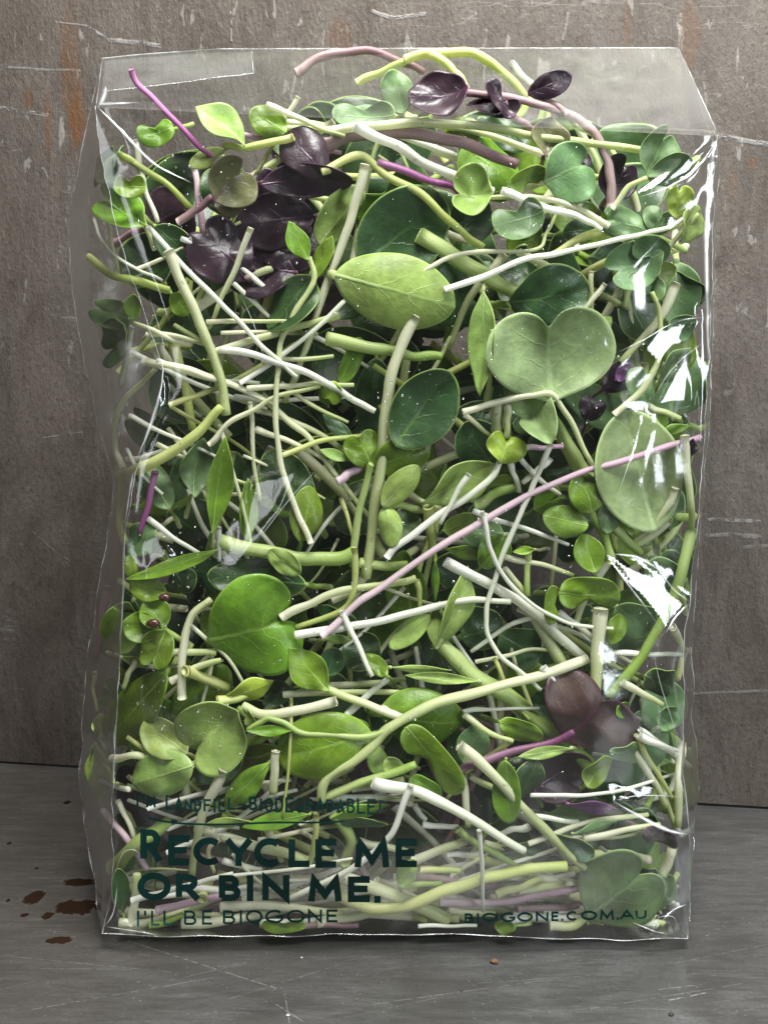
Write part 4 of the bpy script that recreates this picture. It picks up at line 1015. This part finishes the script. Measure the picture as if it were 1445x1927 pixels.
T(4, [('g', 48, 7, 4, [(935, 1180), (915, 1080), (880, 1010), (845, 960)])], [('oval', 'G', (860, 975), (810, 808), 150, 4, 10, dict(cup=-.12)), ('oval', 'G', (845, 1030), (660, 985), 130, 5, 15, dict(cup=-.12)), ('oval', 'M', (920, 1060), (950, 885), 110, 6, 15, {})], label='cluster of round glossy green leaves under the pink stem')
S(4, 'y', 58, 5, 12, (186, 948), (192, 1020), (205, 1110), label='cut brownish-tipped stub beside the short white stick')
S(4, 'w', 30, 7, 7, (560, 745), (640, 830), (728, 902)); S(4, 'w', 30, 6, 8, (520, 765), (562, 885)); S(4, 'k', 28, 7, 7, (588, 705), (745, 700))
S(4, 'w', 28, 6, 5, (370, 965), (550, 1030), (765, 1105)); S(4, 'c', 26, 8, 8, (335, 570), (440, 655)); S(4, 'c', 28, 6, 7, (915, 30), (820, 150)); S(4, 'c', 26, 9, 9, (860, -20), (860, 145))
S(4, 'g', 62, 8, 8, (375, 945), (460, 900), (555, 858)); S(4, 'c', 32, 9, 9, (80, 880), (240, 965)); S(4, 'w', 30, 9, 8, (690, 750), (580, 850))
S(4, 'w', 24, 1.5, 4, (408, 968), (440, 1110), (480, 1200), (560, 1310), (700, 1400), (820, 1440), (948, 1450), label='thin white stem curving under the long pink stem')
F(4, 'lance', 'G', (1110, 670), (1290, 625), 70, 8, 30)
F(4, 'heart', 'P', (900, 470), (1025, 370), 120, 14, 10); F(4, 'oval', 'V', (960, 430), (1010, 350), 60, 12, 20); F(4, 'heart', 'P', (840, 600), (880, 500), 120, 14, 10)
F(4, 'oval', 'D', (620, 640), (760, 780), 190, 14, 10); F(4, 'oval', 'D', (430, 760), (330, 600), 200, 15, 10)
F(4, 'oval', 'G', (430, 860), (560, 850), 90, 10, 20); F(4, 'heart', 'M', (500, 1060), (330, 1040), 150, 9, 10); F(4, 'heart', 'G', (620, 960), (740, 900), 120, 12, 10)
F(4, 'oval', 'M', (1170, 250), (1320, 170), 110, 9, 25); F(4, 'lance', 'M', (1130, 440), (1260, 290), 110, 10, 25); F(4, 'oval', 'M', (1100, 540), (1020, 380), 120, 11, 20)
F(4, 'oval', 'M', (60, 1080), (130, 960), 120, 10, 10); F(4, 'oval', 'G', (250, 1050), (390, 990), 110, 8, 15)
S(4, 'c', 44, 9, 9, (1210, 30), (1130, 190), (980, 350)); S(4, 'c', 30, 10, 10, (1090, 530), (1225, 585))
# ---- lower left
T(5, [('c', 44, 6, 5, [(532, 735), (530, 620), (540, 500), (572, 392), (650, 325)])], [('heart', 'G', (632, 508), (1005, 400), 440, 3.5, 5, dict(cup=-.06, wave=.12, fold=.08, dt=1))], label='glossy bright green heart leaf, big and veined, over a bent stem')
T(5, [('g', 34, 10, 6, [(830, 840), (800, 800), (765, 770)])], [('heart', 'L', (770, 775), (560, 960), 320, 4, 8, dict(cup=.06, fold=.12))], label='pale notched heart leaf below the glossy bright heart')
F(5, 'oval', 'G', (465, 630), (212, 915), 195, 4, 15, label='large plain oval leaf at the left fold above the handwriting')
F(5, 'oval', 'L', (575, 1010), (318, 1090), 195, 4.5, 12, label='pale rounded leaf just above the handwritten line')
F(5, 'oval', 'L', (555, 960), (370, 830), 150, 8, 20)
F(5, 'lance', 'L', (205, 900), (112, 1180), 110, 10, 45, label='pale folded leaf bulging into the lower left gusset')
F(5, 'lance', 'L', (205, 910), (150, 790), 80, 11, 40)
T(5, [('c', 42, 5, 6, [(1460, 815), (1400, 795), (1250, 740), (1128, 690)])], [('lance', 'G', (1135, 705), (975, 525), 150, 6, 15, {})], label='pointed green leaf right of the glossy bright heart')
F(5, 'oval', 'D', (1045, 265), (638, 225), 170, 6, 15, label='long dark oval leaf with a bright rim above the glossy heart', cup=.15, th=.0016)
T(5, [('g', 30, 8, 5, [(760, 100), (830, 112), (890, 125)])], [('oval', 'L', (885, 122), (1018, 222), 96, 3.5, 10, dict(cup=-.15))], label='small pale rounded leaf lying on the thick green stem')
S(5, 'g', 62, 5, 4, (680, 80), (850, 125), (1000, 152), (1130, 160), (1245, 130), label='thick light green stem with round cut end above the glossy heart')
S(5, 'g', 52, 7, 7, (1262, 172), (1350, 182), (1460, 182))
S(5, 'y', 30, 4, 7, (1238, 110), (1240, 290), (1180, 372), (1000, 440), label='yellow-green stem hanging down and kinking toward the glossy heart')
S(5, 'c', 45, 5, 5, (945, 398), (1060, 340), (1180, 292), (1300, 272), (1450, 255))
S(5, 'w', 42, 3, 4, (998, 472), (1250, 430), (1450, 390), (1600, 350), (1730, 325), (1880, 332), label='long white stem running right from the glossy bright heart')
S(5, 'w', 30, 1.5, 3, (1190, 370), (1240, 480), (1315, 642), label='short white stick under the tail of the pink stem')
T(5, [('g', 34, 9, 5, [(570, 520), (510, 480), (455, 440)])], [('oval', 'G', (460, 440), (380, 335), 130, 5, 15, {}), ('heart', 'G', (465, 445), (405, 605), 150, 5, 15, dict(wave=.16)), ('oval', 'G', (455, 440), (295, 430), 130, 6, 10, dict(wave=.16))], label='crinkled glossy sprout carrying the dark seed husk')
F(5, 'oval', 'D', (500, 200), (560, 300), 130, 7, 15, label='little glossy dark leaf above the crinkled sprout', cup=-.2)
F(5, 'oval', 'G', (470, 300), (315, 270), 100, 8, 20)
F(5, 'lance', 'G', (690, 122), (305, 248), 66, 5, 25, label='long narrow green leaf above the crinkled sprout')
F(5, 'oval', 'L', (330, 330), (205, 540), 180, 11, 15); F(5, 'oval', 'D', (350, 380), (250, 300), 80, 9, 20); F(5, 'lance', 'L', (280, 560), (400, 600), 50, 9, 10)
S(5, 'q', 40, 26, 30, (188, 270), (175, 400), (150, 570), label='dim magenta stem deep in the left gusset')
S(5, 'c', 26, 26, 26, (140, 622), (158, 700), (185, 785))
S(5, 'y', 54, 2.5, 12, (550, 616), (610, 640), (720, 690), label='stub with a round brown cut end left of the glossy heart')
S(5, 'c', 40, 6, 6, (485, 662), (590, 605), (695, 573)); S(5, 'c', 36, 7, 7, (455, 545), (540, 540), (670, 542)); S(5, 'c', 34, 9, 9, (350, 590), (430, 600), (520, 602)); S(5, 'c', 35, 8, 8, (345, 565), (290, 685))
T(5, [('y', 46, 3, 7, [(678, 742), (740, 735), (800, 720)])], [('lance', 'Y', (690, 740), (912, 665), 100, 6, 25, {})], label='yellow-green leaf with orange cut stub under the glossy heart')
T(5, [('c', 42, 4, 5, [(1165, 745), (980, 785), (870, 797), (785, 762)])], [('kidney', 'L', (780, 770), (820, 850), 60, 5, 15, {})], label='pale stem with curled tip beside the pale notched heart')
T(5, [('c', 46, 3, 3.5, [(2200, 570), (2000, 645), (1800, 690), (1600, 745), (1457, 810), (1370, 868), (1280, 955), (1180, 1025), (1112, 1090), (1105, 1160)]), ('g', 34, 3.4, 4, [(1385, 858), (1300, 886), (1150, 886), (1020, 870), (935, 822), (865, 822), (805, 862)])], [('lance', 'G', (1000, 862), (795, 868), 40, 5, 30, {})], label='long forked pale stem crossing over the plump glossy ovals')
F(5, 'oval', 'G', (1310, 880), (915, 985), 280, 5.5, 10, label='plump glossy green oval leaf below the fork of the long stem', cup=-.2, th=.002, wave=.05)
F(5, 'oval', 'G', (1020, 850), (1300, 830), 110, 9, 15)
F(7, 'lance', 'G', (895, 75), (700, 275), 110, 4, 20, label='slim green leaf above the middle of the handwritten line')
S(5, 'c', 38, 2.5, 4, (917, 950), (914, 1030), (905, 1125), label='short pale stub standing before the plump glossy oval')
F(5, 'oval', 'L', (1370, 1060), (1320, 930), 90, 8, 15); F(5, 'oval', 'L', (1440, 1010), (1358, 1000), 80, 7, 0)
S(5, 'c', 40, 4, 8, (243, 978), (320, 970), (405, 975)); F(5, 'oval', 'L', (270, 1080), (150, 1005), 60, 8, 15, th=.002); S(5, 'w', 28, 4, 6, (188, 1070), (312, 1108))
S(5, 'w', 28, 7, 6, (395, -10), (500, 70), (602, 132)); S(5, 'w', 24, 4, 6, (683, 25), (686, 165))
F(5, 'oval', 'G', (1378, 642), (1285, 552), 70, 5, 20); F(5, 'lance', 'L', (1115, 490), (1232, 492), 44, 7, 10); F(5, 'oval', 'D', (1130, 640), (1160, 520), 110, 10, 15)
S(5, 'c', 40, 14, 14, (1140, 680), (1300, 668), (1450, 652)); S(5, 'c', 34, 9, 9, (950, 715), (1230, 705), (1450, 706)); S(5, 'c', 36, 10, 10, (900, 910), (960, 860)); S(5, 'w', 32, 8, 8, (1210, 800), (1380, 650)); S(5, 'c', 32, 9, 9, (1150, 330), (1220, 300), (1330, 260))
F(5, 'lance', 'G', (900, 885), (790, 915), 36, 7, 20); F(5, 'heart', 'D', (990, 690), (860, 730), 110, 12, 10); F(5, 'oval', 'D', (600, 1070), (760, 900), 190, 12, 10); F(5, 'oval', 'D', (1330, 600), (1220, 480), 180, 14, 10)
F(5, 'oval', 'M', (430, 30), (280, 120), 130, 8, 20); F(5, 'oval', 'G', (620, 640), (490, 820), 120, 14, 15); F(5, 'heart', 'D', (280, 760), (190, 680), 130, 14, 15); F(5, 'oval', 'G', (330, 240), (310, 140), 60, 7, 20)
# ---- lower right
S(6, 'w', 50, 4, 8, (258, 168), (400, 240), (520, 308), (620, 372), (710, 465), (825, 562), label='thick white stem with rounded end under the thin white curves')
S(6, 'c', 62, 2.5, 3, (897, 362), (885, 540), (876, 705), label='thick upright cream stem standing above the brown-purple leaf')
T(6, [('q', 38, 8, 4, [(305, 1042), (400, 992), (540, 952), (700, 912), (785, 868)])], [('heart', 'B', (765, 915), (925, 700), 500, 3.5, 5, dict(cup=-.04, wave=.12, fold=.04, bend=.05, dt=1))], label='brown-purple lobed leaf on a dark magenta stalk')
T(6, [('g', 76, 6, 10, [(235, 500), (290, 555), (380, 642), (520, 722), (620, 812), (740, 902), (868, 1025)], [(0, .75), (.2, 1), (1, .9)])], [('lance', 'L', (225, 545), (375, 195), 110, 5, 40, dict(fold=.2, bend=-.3)), ('lance', 'L', (215, 530), (230, 330), 90, 6, 20, {})], label='thick green stem bent into a folded leaf below the pink stem')
F(6, 'kidney', 'G', (725, 300), (975, 310), 155, 3.5, 5, label='smooth kidney-shaped green leaf above the thick upright cream stem', cup=-.1)
F(6, 'kidney', 'G', (690, 425), (700, 265), 70, 5, 10)
F(6, 'oval', 'G', (870, 215), (820, 55), 125, 5, 10); F(6, 'oval', 'L', (195, 388), (30, 525), 92, 5, 10, label='pale pointed leaf left of the bent green stem')
F(6, 'oval', 'G', (940, 510), (985, 385), 90, 7, 15); F(6, 'lance', 'Y', (630, 120), (535, 130), 34, 6, 20)
F(6, 'lance', 'L', (30, 605), (285, 620), 34, 6, 20); F(6, 'lance', 'L', (400, 662), (90, 638), 46, 5, 20)
F(6, 'oval', 'G', (-10, 790), (335, 850), 270, 7, 8, label='round glossy dark-toned leaf behind the fork of the long stem', cup=-.2, th=.002, wave=.05)
T(6, [('g', 42, 5, 4, [(-260, 1150), (-120, 1095), (0, 1050), (135, 1005)])], [('kidney', 'G', (95, 850), (325, 1115), 150, 3, 10, dict(cup=-.12, fold=.15))], label='glossy green leaf folded like a peanut above the thick white stem')
F(6, 'oval', 'G', (110, 1060), (240, 1130), 100, 7, 15)
F(6, 'oval', 'G', (480, 830), (658, 890), 105, 6, 10); F(6, 'lance', 'L', (780, 938), (555, 972), 52, 4, 15)
S(6, 'w', 24, 8, 8, (335, 785), (450, 775), (645, 774)); S(6, 'c', 34, 6, 6, (335, 800), (430, 868), (535, 912)); S(6, 'w', 28, 9, 9, (935, 545), (1100, 548), (1285, 552)); S(6, 'c', 24, 11, 11, (380, 580), (500, 555), (620, 530), (805, 545))
S(6, 'c', 38, 6, 6, (985, 668), (1150, 757)); S(6, 'w', 34, 3, 3, (660, 605), (705, 660)); S(6, 'c', 56, 10, 9, (605, 370), (680, 490), (745, 605)); S(6, 'w', 36, 7, 7, (725, 380), (865, 482)); S(6, 'g', 30, 7, 7, (600, 130), (596, 305)); S(6, 'c', 28, 8, 8, (500, 195), (585, 300))
S(6, 'c', 30, 7, 7, (505, 150), (650, 180), (785, 222)); S(6, 'w', 42, 3, 3, (1050, 882), (1150, 930), (1292, 1012)); S(6, 'w', 24, 5, 5, (1055, 858), (1215, 948)); S(6, 'c', 40, 7, 7, (1195, 438), (1285, 535)); S(6, 'g', 42, 7, 7, (1235, 245), (1280, 295))
S(6, 'y', 30, 5, 6, (1040, 880), (1110, 1010), (1190, 1140)); S(6, 'y', 36, 9, 9, (140, 245), (152, 360)); S(6, 'c', 40, 8, 8, (-10, 268), (135, 238)); S(6, 'c', 40, 9, 9, (1180, 0), (1110, 60), (1020, 110)); S(6, 'g', 60, 6, 8, (945, 20), (1000, 80), (1060, 130)); S(6, 'c', 32, 7, 7, (-10, 770), (100, 812))
F(6, 'lance', 'G', (215, 160), (215, 335), 30, 6, 30); F(6, 'oval', 'D', (1080, 640), (1230, 680), 150, 9, 20); F(6, 'oval', 'M', (1130, 850), (1230, 760), 110, 7, 20); F(6, 'oval', 'M', (940, 960), (1055, 960), 110, 4, 25)
F(6, 'oval', 'G', (830, 1090), (935, 970), 120, 5, 20); F(6, 'oval', 'D', (480, 470), (640, 560), 200, 14, 10); F(6, 'oval', 'D', (320, 480), (500, 420), 200, 15, 10); F(6, 'oval', 'D', (1000, 620), (920, 740), 120, 12, 10)
F(6, 'oval', 'M', (1090, 170), (1195, 260), 150, 8, 15); F(6, 'oval', 'M', (960, 350), (1100, 450), 190, 9, 15); F(6, 'oval', 'G', (400, 190), (500, 60), 140, 9, 15); F(6, 'oval', 'G', (270, 120), (420, 130), 70, 8, 15)
F(6, 'oval', 'M', (330, 1000), (400, 840), 140, 10, 10); F(6, 'oval', 'D', (600, 1100), (520, 990), 150, 10, 10); F(6, 'heart', 'M', (1220, 300), (1130, 130), 150, 12, 10); F(6, 'oval', 'G', (950, 790), (1010, 760), 70, 6, 15)
# ---- bottom
S(7, 'c', 46, 2.5, 5, (700, 105), (620, 280), (590, 400), (575, 540), label='straight pale stem running down behind the first printed C')
S(7, 'w', 30, 1.5, 2, (325, 645), (450, 612), (600, 570), (740, 535), label='straight white stem behind the printed OR')
S(7, 'k', 34, 3, 4, (425, 685), (560, 655), (685, 628), label='lavender stem below the printed OR')
S(7, 'y', 48, 2, 12, (616, 640), (625, 610), (650, 560)); T(7, [('g', 72, 4, 10, [(240, 508), (330, 430), (430, 352), (480, 325)])], label='thick green stem poking into the lower left corner')
S(7, 'k', 40, 9, 9, (205, 275), (280, 360), (385, 515)); S(7, 'c', 30, 10, 9, (265, 230), (310, 320), (345, 430)); S(7, 'c', 40, 5, 5, (318, 768), (338, 650), (345, 535)); S(7, 'g', 40, 3, 4, (400, 772), (460, 742), (535, 702))
F(7, 'kidney', 'G', (1040, 748), (858, 752), 64, 3, 10); F(7, 'oval', 'D', (290, 690), (270, 510), 76, 7, 20)
S(7, 'c', 66, 4, 5, (1185, 548), (1310, 590), (1450, 645), (1622, 728), label='thick pale stem slanting behind the printed full stop')
S(7, 'y', 56, 2, 2.5, (1180, 618), (1250, 655), (1330, 678), (1450, 668), (1600, 612), (1750, 562), (1900, 527), (2112, 500), label='bowed yellow-green stem under the thick white cut stem')
S(7, 'w', 32, 1.5, 2, (1474, 168), (1420, 300), (1380, 390), (1230, 512), (980, 632), label='thin white stem bent behind the printed ME')
S(7, 'c', 50, 8, 8, (590, 340), (760, 400), (960, 452), (1065, 482)); S(7, 'c', 26, 7, 7, (700, 385), (640, 440), (668, 532)); S(7, 'y', 30, 6, 7, (1085, 285), (1078, 400), (1055, 505)); S(7, 'c', 52, 7, 7, (690, 672), (900, 662), (1190, 702)); S(7, 'b', 30, 6, 7, (1035, 750), (1255, 782))
T(7, [('g', 50, 9, 6, [(1208, 490), (1230, 400), (1195, 335), (1150, 290)])], [('lance', 'G', (1140, 300), (1390, 255), 70, 5, 25, {}), ('lance', 'D', (1150, 310), (1380, 330), 60, 7, 20, {})], label='drooping dark sprout behind the end of the handwritten line')
F(7, 'lance', 'G', (1060, 290), (780, 345), 70, 5, 25); F(7, 'oval', 'D', (860, 560), (985, 520), 90, 8, 10); F(7, 'lance', 'L', (620, 330), (830, 320), 50, 6, 20)
S(8, 'w', 62, 2.5, 3, (-40, 160), (120, 190), (290, 265), (430, 350), (582, 440), label='thick white stem with a square cut end above the bowed stem')
S(8, 'w', 24, 1.5, 2.5, (608, 210), (750, 208), (900, 205), (1050, 168), (1235, 110), label='thin white stem below the brown-purple leaf')
S(8, 'w', 26, 1.5, 2, (395, 355), (405, 480), (415, 692), label='thin white stick standing on the web address')
S(8, 'c', 48, 3.5, 4, (315, 5), (440, 112), (560, 240), (700, 392), (832, 512), label='long pale stem slanting down to the broad leaf by the web address')
F(8, 'heart', 'M', (840, 715), (1165, 510), 400, 3, 5, label='broad notched green leaf above the printed web address', cup=-.04, wave=.06)
F(8, 'oval', 'G', (510, 60), (520, 330), 115, 5, 20, label='tall green leaf right of the slanting long pale stem'); F(8, 'oval', 'D', (560, 230), (640, 70), 130, 8, 15)
S(8, 'g', 40, 5, 6, (305, 352), (420, 430), (565, 512)); S(8, 'c', 40, 7, 7, (125, 482), (250, 430), (345, 400)); S(8, 'c', 34, 5, 6, (825, 388), (1000, 355), (1140, 330)); S(8, 'w', 26, 7, 7, (265, 457), (395, 455)); S(8, 'y', 36, 6, 6, (155, 520), (318, 520)); S(8, 'y', 38, 4, 8, (470, 620), (560, 592), (645, 558), label='yellow-tipped stub below the bowed yellow-green stem')
S(8, 'w', 30, 7, 7, (600, 300), (700, 308), (805, 322)); S(8, 'w', 28, 7, 7, (165, 332), (312, 342)); S(8, 'k', 40, 5, 6, (235, 650), (430, 655), (600, 636), (805, 600), label='pale pink stem above the printed web address'); S(8, 'c', 50, 8, 8, (560, 600), (770, 578)); S(8, 'b', 34, 8, 8, (555, 680), (810, 668)); S(8, 'w', 22, 2, 3, (150, 778), (280, 775), (388, 765))
F(8, 'oval', 'G', (80, 590), (120, 475), 90, 3, 10, label='little round green leaf below the printed ME'); S(8, 'g', 30, 5, 6, (60, 588), (180, 575), (245, 572)); F(8, 'oval', 'D', (700, 370), (868, 450), 100, 6, 15); F(8, 'oval', 'D', (470, 440), (690, 430), 90, 9, 15)
F(8, 'oval', 'P', (1080, 350), (1235, 410), 110, 4, 30, label='crumpled purple leaf under the lower right crease', wave=.2); F(8, 'lance', 'M', (780, 370), (965, 318), 50, 5, 20); S(8, 'c', 50, 6, 6, (1190, 420), (1150, 545)); S(8, 'c', 46, 6, 6, (1228, -5), (1218, 150), (1215, 335))
F(8, 'oval', 'P', (610, 180), (850, 60), 230, 12, 10); F(8, 'lance', 'V', (760, 245), (960, 268), 66, 6, 20, label='small violet leaf above the lower right crease'); F(8, 'oval', 'G', (550, 750), (460, 765), 60, 3, 10); S(8, 'c', 36, 6, 6, (1020, 10), (1110, 140), (1170, 260))
S(8, 'w', 34, 8, 8, (130, 250), (175, 315)); S(8, 'c', 34, 9, 9, (360, 130), (480, 190)); S(8, 'c', 36, 9, 9, (330, 130), (350, 340)); S(8, 'c', 34, 9, 9, (270, 690), (460, 700)); S(8, 'w', 40, 10, 10, (600, 340), (480, 370)); S(8, 'c', 34, 9, 9, (420, 410), (500, 430)); F(8, 'oval', 'M', (1120, 690), (1230, 540), 120, 9, 10)
S(8, 'w', 32, 8, 8, (660, 690), (830, 700)); S(8, 'c', 44, 9, 9, (-100, 400), (100, 440)); S(7, 'c', 34, 9, 9, (780, 640), (1000, 610)); S(7, 'w', 30, 8, 8, (700, 480), (860, 520)); S(7, 'c', 40, 10, 9, (880, 350), (940, 480)); S(7, 'w', 28, 7, 7, (1120, 215), (1445, 225)); S(7, 'c', 40, 8, 8, (540, 100), (560, 260)); S(7, 'c', 44, 7, 7, (1230, 180), (1445, 150))

# ---- the rest of the heap, glimpsed between the leaves in front
POLY = [(290, 380), (480, 250), (700, 190), (1120, 230), (1290, 420), (1285, 1000), (1270, 1690), (240, 1690), (205, 1180), (300, 850), (250, 560)]
def inside(x, y):
    r = False
    for (x0, y0), (x1, y1) in zip(POLY, POLY[1:] + POLY[:1]):
        if (y0 > y) != (y1 > y) and x < (x1 - x0) * (y - y0) / (y1 - y0) + x0: r = not r
    return r
rf = random.Random(29)
def way(an):
    k = abs(math.degrees(an)) % 180
    return 'level' if k < 25 or k > 155 else ('upright' if 65 < k < 115 else ('falling' if k < 90 else 'rising'))
def spot():
    while True:
        x, y = rf.uniform(200, 1290), rf.uniform(190, 1690)
        if inside(x, y): return x, y
def unreg(p): return ((p[0] - 100) / KS, (p[1] - 60) / KS)
sacc = {}
for i in range(150):
    x, y = spot(); an = rf.uniform(0, 6.28); L_ = rf.uniform(60, 170); c = rf.choice('wccccyygc' if y < 1300 else 'wwccccyyb')
    a = (clamp(x - L_ * math.cos(an), 215, 1280), clamp(y - L_ * math.sin(an), 230, 1700)); b = (clamp(x + L_ * math.cos(an), 215, 1280), clamp(y + L_ * math.sin(an), 230, 1700))
    m = (x + rf.uniform(-14, 14), y + rf.uniform(-14, 14)); d = rf.uniform(15, 54)
    if d > 21:          # too deep to pick out singly: joined below
        o = build_stem('packed_stem', 1, (c, rf.uniform(26, 50), d, d + rf.uniform(-4, 8), [unreg(a), unreg(m), unreg(b)]), None)
        bm = sacc.setdefault(c, bmesh.new()); bm.from_mesh(o.data); me = o.data; bpy.data.objects.remove(o); bpy.data.meshes.remove(me); continue
    S(1, c, rf.uniform(26, 50), d, d + rf.uniform(-4, 8), unreg(a), unreg(m), unreg(b), label='%s %s %s stem glimpsed behind %s' % ('deeply buried' if d > 34 else 'half-hidden', way(an), CN[c], landmark(x, y)))
for c, bm in sacc.items():
    me = bpy.data.meshes.new('packed_stems'); bm.to_mesh(me); bm.free(); me.materials.append(STEM[c]); me.shade_smooth()
    o = bpy.data.objects.new('packed_stems', me); col.objects.link(o); o['kind'] = 'stuff'
    tag(o, 'mass of %s stems packed deep inside the bag' % CN[c], 'stems')
for i in range(70):
    zone = i % 3
    x, y = ((rf.uniform(260, 640), rf.uniform(430, 980)) if zone == 0 else ((rf.uniform(260, 1240), rf.uniform(1490, 1690)) if zone == 1 else (rf.uniform(300, 1240), rf.uniform(880, 1480))))
    an = rf.gauss(.35, .5) if zone == 0 else (rf.gauss(0, .35) if zone == 1 else rf.uniform(0, 3.14)); L_ = rf.uniform(55, 140); c = rf.choice('wwwcccy'); d = rf.uniform(5, 17); bw = rf.uniform(-.16, .16) * L_
    a = (clamp(x - L_ * math.cos(an), 240, 1270), clamp(y - L_ * math.sin(an), 300, 1730)); b = (clamp(x + L_ * math.cos(an), 240, 1270), clamp(y + L_ * math.sin(an), 300, 1730))
    S(1, c, rf.uniform(15, 27), d, d + rf.uniform(-2, 4), unreg(a), unreg((x - bw * math.sin(an), y + bw * math.cos(an))), unreg(b), label='fine %s %s strand tangled near %s' % (way(an), CN[c], landmark(x, y)))
for i in range(40):
    x, y = rf.uniform(260, 1250), rf.uniform(1655, 1735); an = rf.gauss(0, .22); L_ = rf.uniform(60, 150); c = rf.choice('wwccccby')
    a = (clamp(x - L_ * math.cos(an), 225, 1275), clamp(y - L_ * math.sin(an), 1600, 1738)); b = (clamp(x + L_ * math.cos(an), 225, 1275), clamp(y + L_ * math.sin(an), 1600, 1738))
    S(1, c, rf.uniform(28, 50), rf.uniform(5, 30), rf.uniform(5, 30), unreg(a), unreg((x, y)), unreg(b), label='%s %s stem lying on the bag\'s base near %s' % ('long' if L_ > 105 else 'short', CN[c], landmark(x, y)))
for i in range(124):
    x, y = spot(); an = rf.uniform(0, 6.28); L_ = rf.uniform(45, 85); top_ = y < 560 and x < 640
    c = rf.choice('PPPDDM' if top_ else ('DDDDGGMDG' if y < 1450 else 'DDGGMP')); k = rf.choice(['oval', 'heart', 'oval', 'kidney'])
    a = (x - L_ * math.cos(an), y - L_ * math.sin(an)); b = (clamp(x + L_ * math.cos(an), 225, 1275), clamp(y + L_ * math.sin(an), 220, 1690))
    a = (clamp(a[0], 225, 1275), clamp(a[1], 220, 1690))
    F(1, k, c, unreg(a), unreg(b), rf.uniform(150, 280), rf.uniform(17, 56), rf.uniform(-35, 35), label='%s %s %s leaf glimpsed behind %s' % ('longish' if L_ > 65 else 'short', LN[c], KN[k], landmark(x, y)))

# the packed back of the heap reads as one dark mass
acc = {}
for i in range(170):
    x, y = spot(); an = rf.uniform(0, 6.28); L_ = rf.uniform(60, 100); c = rf.choice('DDDGMD')
    a = (clamp(x - L_ * math.cos(an), 235, 1265), clamp(y - L_ * math.sin(an), 225, 1680)); b = (clamp(x + L_ * math.cos(an), 235, 1265), clamp(y + L_ * math.sin(an), 225, 1680))
    o = build_leaf(1, (rf.choice(['oval', 'heart']), c, unreg(a), unreg(b), rf.uniform(240, 370), rf.uniform(42, 63), rf.uniform(-20, 20)), None)
    bm = acc.setdefault(c, bmesh.new()); bm.from_mesh(o.data); me = o.data
    bpy.data.objects.remove(o); bpy.data.meshes.remove(me)
for c, bm in acc.items():
    me = bpy.data.meshes.new('packed_leaves'); bm.to_mesh(me); bm.free(); me.materials.append(LEAF[c]); me.shade_smooth()
    o = bpy.data.objects.new('packed_leaves', me); col.objects.link(o); o['kind'] = 'stuff'
    tag(o, 'mass of %s leaves packed at the back of the bag' % LN[c], 'leaves')

# seed husks
def pebble(name, loc, r, mat, parent=None, sc=(1, 1, 1), amp=.18, seed=0):
    bm = bmesh.new(); bmesh.ops.create_icosphere(bm, subdivisions=2, radius=1)
    for v in bm.verts:
        k = 1 + amp * noise.noise(v.co * 1.7 + Vector((seed, seed * 2, 0)))
        v.co = Vector((v.co.x * sc[0], v.co.y * sc[1], v.co.z * sc[2])) * k * r + Vector(loc)
    me = bpy.data.meshes.new(name); bm.to_mesh(me); bm.free(); me.shade_smooth(); me.materials.append(mat)
    o = bpy.data.objects.new(name, me); col.objects.link(o)
    if parent: o.parent = parent
    return o
HUSK = plain('brown_husk', (0.055, 0.014, 0.010), .28, .6)
for (px, py, r, s) in ((289, 1173, 11, 1), (310, 1124, 10, 5)):
    tag(pebble('seed_husk', P(px, py, 1.8 * MM + belly(px, py)), r * PXM, HUSK, None, (1.25, .8, .8), .25, s), 'dark red-brown seed husk stuck by the crinkled glossy sprout', 'seed', 'seed husks on the crinkled sprout')

# water beads inside the film: far too many to count
rd = random.Random(41); V, Fc = [], []
bm = bmesh.new(); bmesh.ops.create_icosphere(bm, subdivisions=1, radius=1); iv = [v.co.copy() for v in bm.verts]; ifc = [tuple(v.index for v in f_.verts) for f_ in bm.faces]; bm.free()
cl = [(rd.uniform(230, 1270), rd.uniform(240, 1500)) for _ in range(34)]
for i in range(900):
    if i % 3: c0 = rd.choice(cl); px, py = rd.gauss(c0[0], 46), rd.gauss(c0[1], 46)
    else: px, py = rd.uniform(180, 1290), rd.uniform(230, 1500)
    if not (table(FLX, py) + 6 < px < table(FRX, py) - 6 and 230 < py < 1740): continue
    r = (.12 + .36 * rd.random() ** 4) * MM; c0 = on_film(px, py, -r * .45); b0 = len(V)
    V += [c0 + Vector((q.x * r * rd.uniform(.9, 1.2), q.y * r * .6, q.z * r)) for q in iv]; Fc += [tuple(b0 + j for j in q) for q in ifc]
dr = mesh_obj('water_droplets', V, Fc, DROP, front); dr['kind'] = 'stuff'

# crumbs on the shelf
def crumb(px, py, r, mat, label, cat, s):
    p = Pfloor(px, py); rr = r * .155 * MM
    return tag(pebble('crumb', (p.x, p.y, FLOOR_Z + rr * .5), rr, mat, None, (1.2, 1, .62), .5, s), label, cat)
crumb(930, 1812, 7, plain('crumb_brown', (.12, .055, .025), .85), 'tan and brown crumb on the steel shelf before the bag', 'crumb', 3)
crumb(1262, 1911, 4, plain('crumb_dark', (.02, .013, .01), .6), 'tiny black speck on the steel shelf, roundest one', 'speck', 5)
crumb(868, 1865, 2.6, bpy.data.materials['crumb_dark'], 'tiny black speck on the steel shelf behind the tan crumb\'s line', 'speck', 8)
FLK = plain('white_fleck', (.34, .34, .33), .6)
crumb(542, 1912, 3.2, FLK, 'small white fleck amid star-shaped scratches on the shelf', 'fleck', 12)
crumb(568, 1803, 2.2, FLK, 'small white fleck just before the bag\'s shadow', 'fleck', 15)
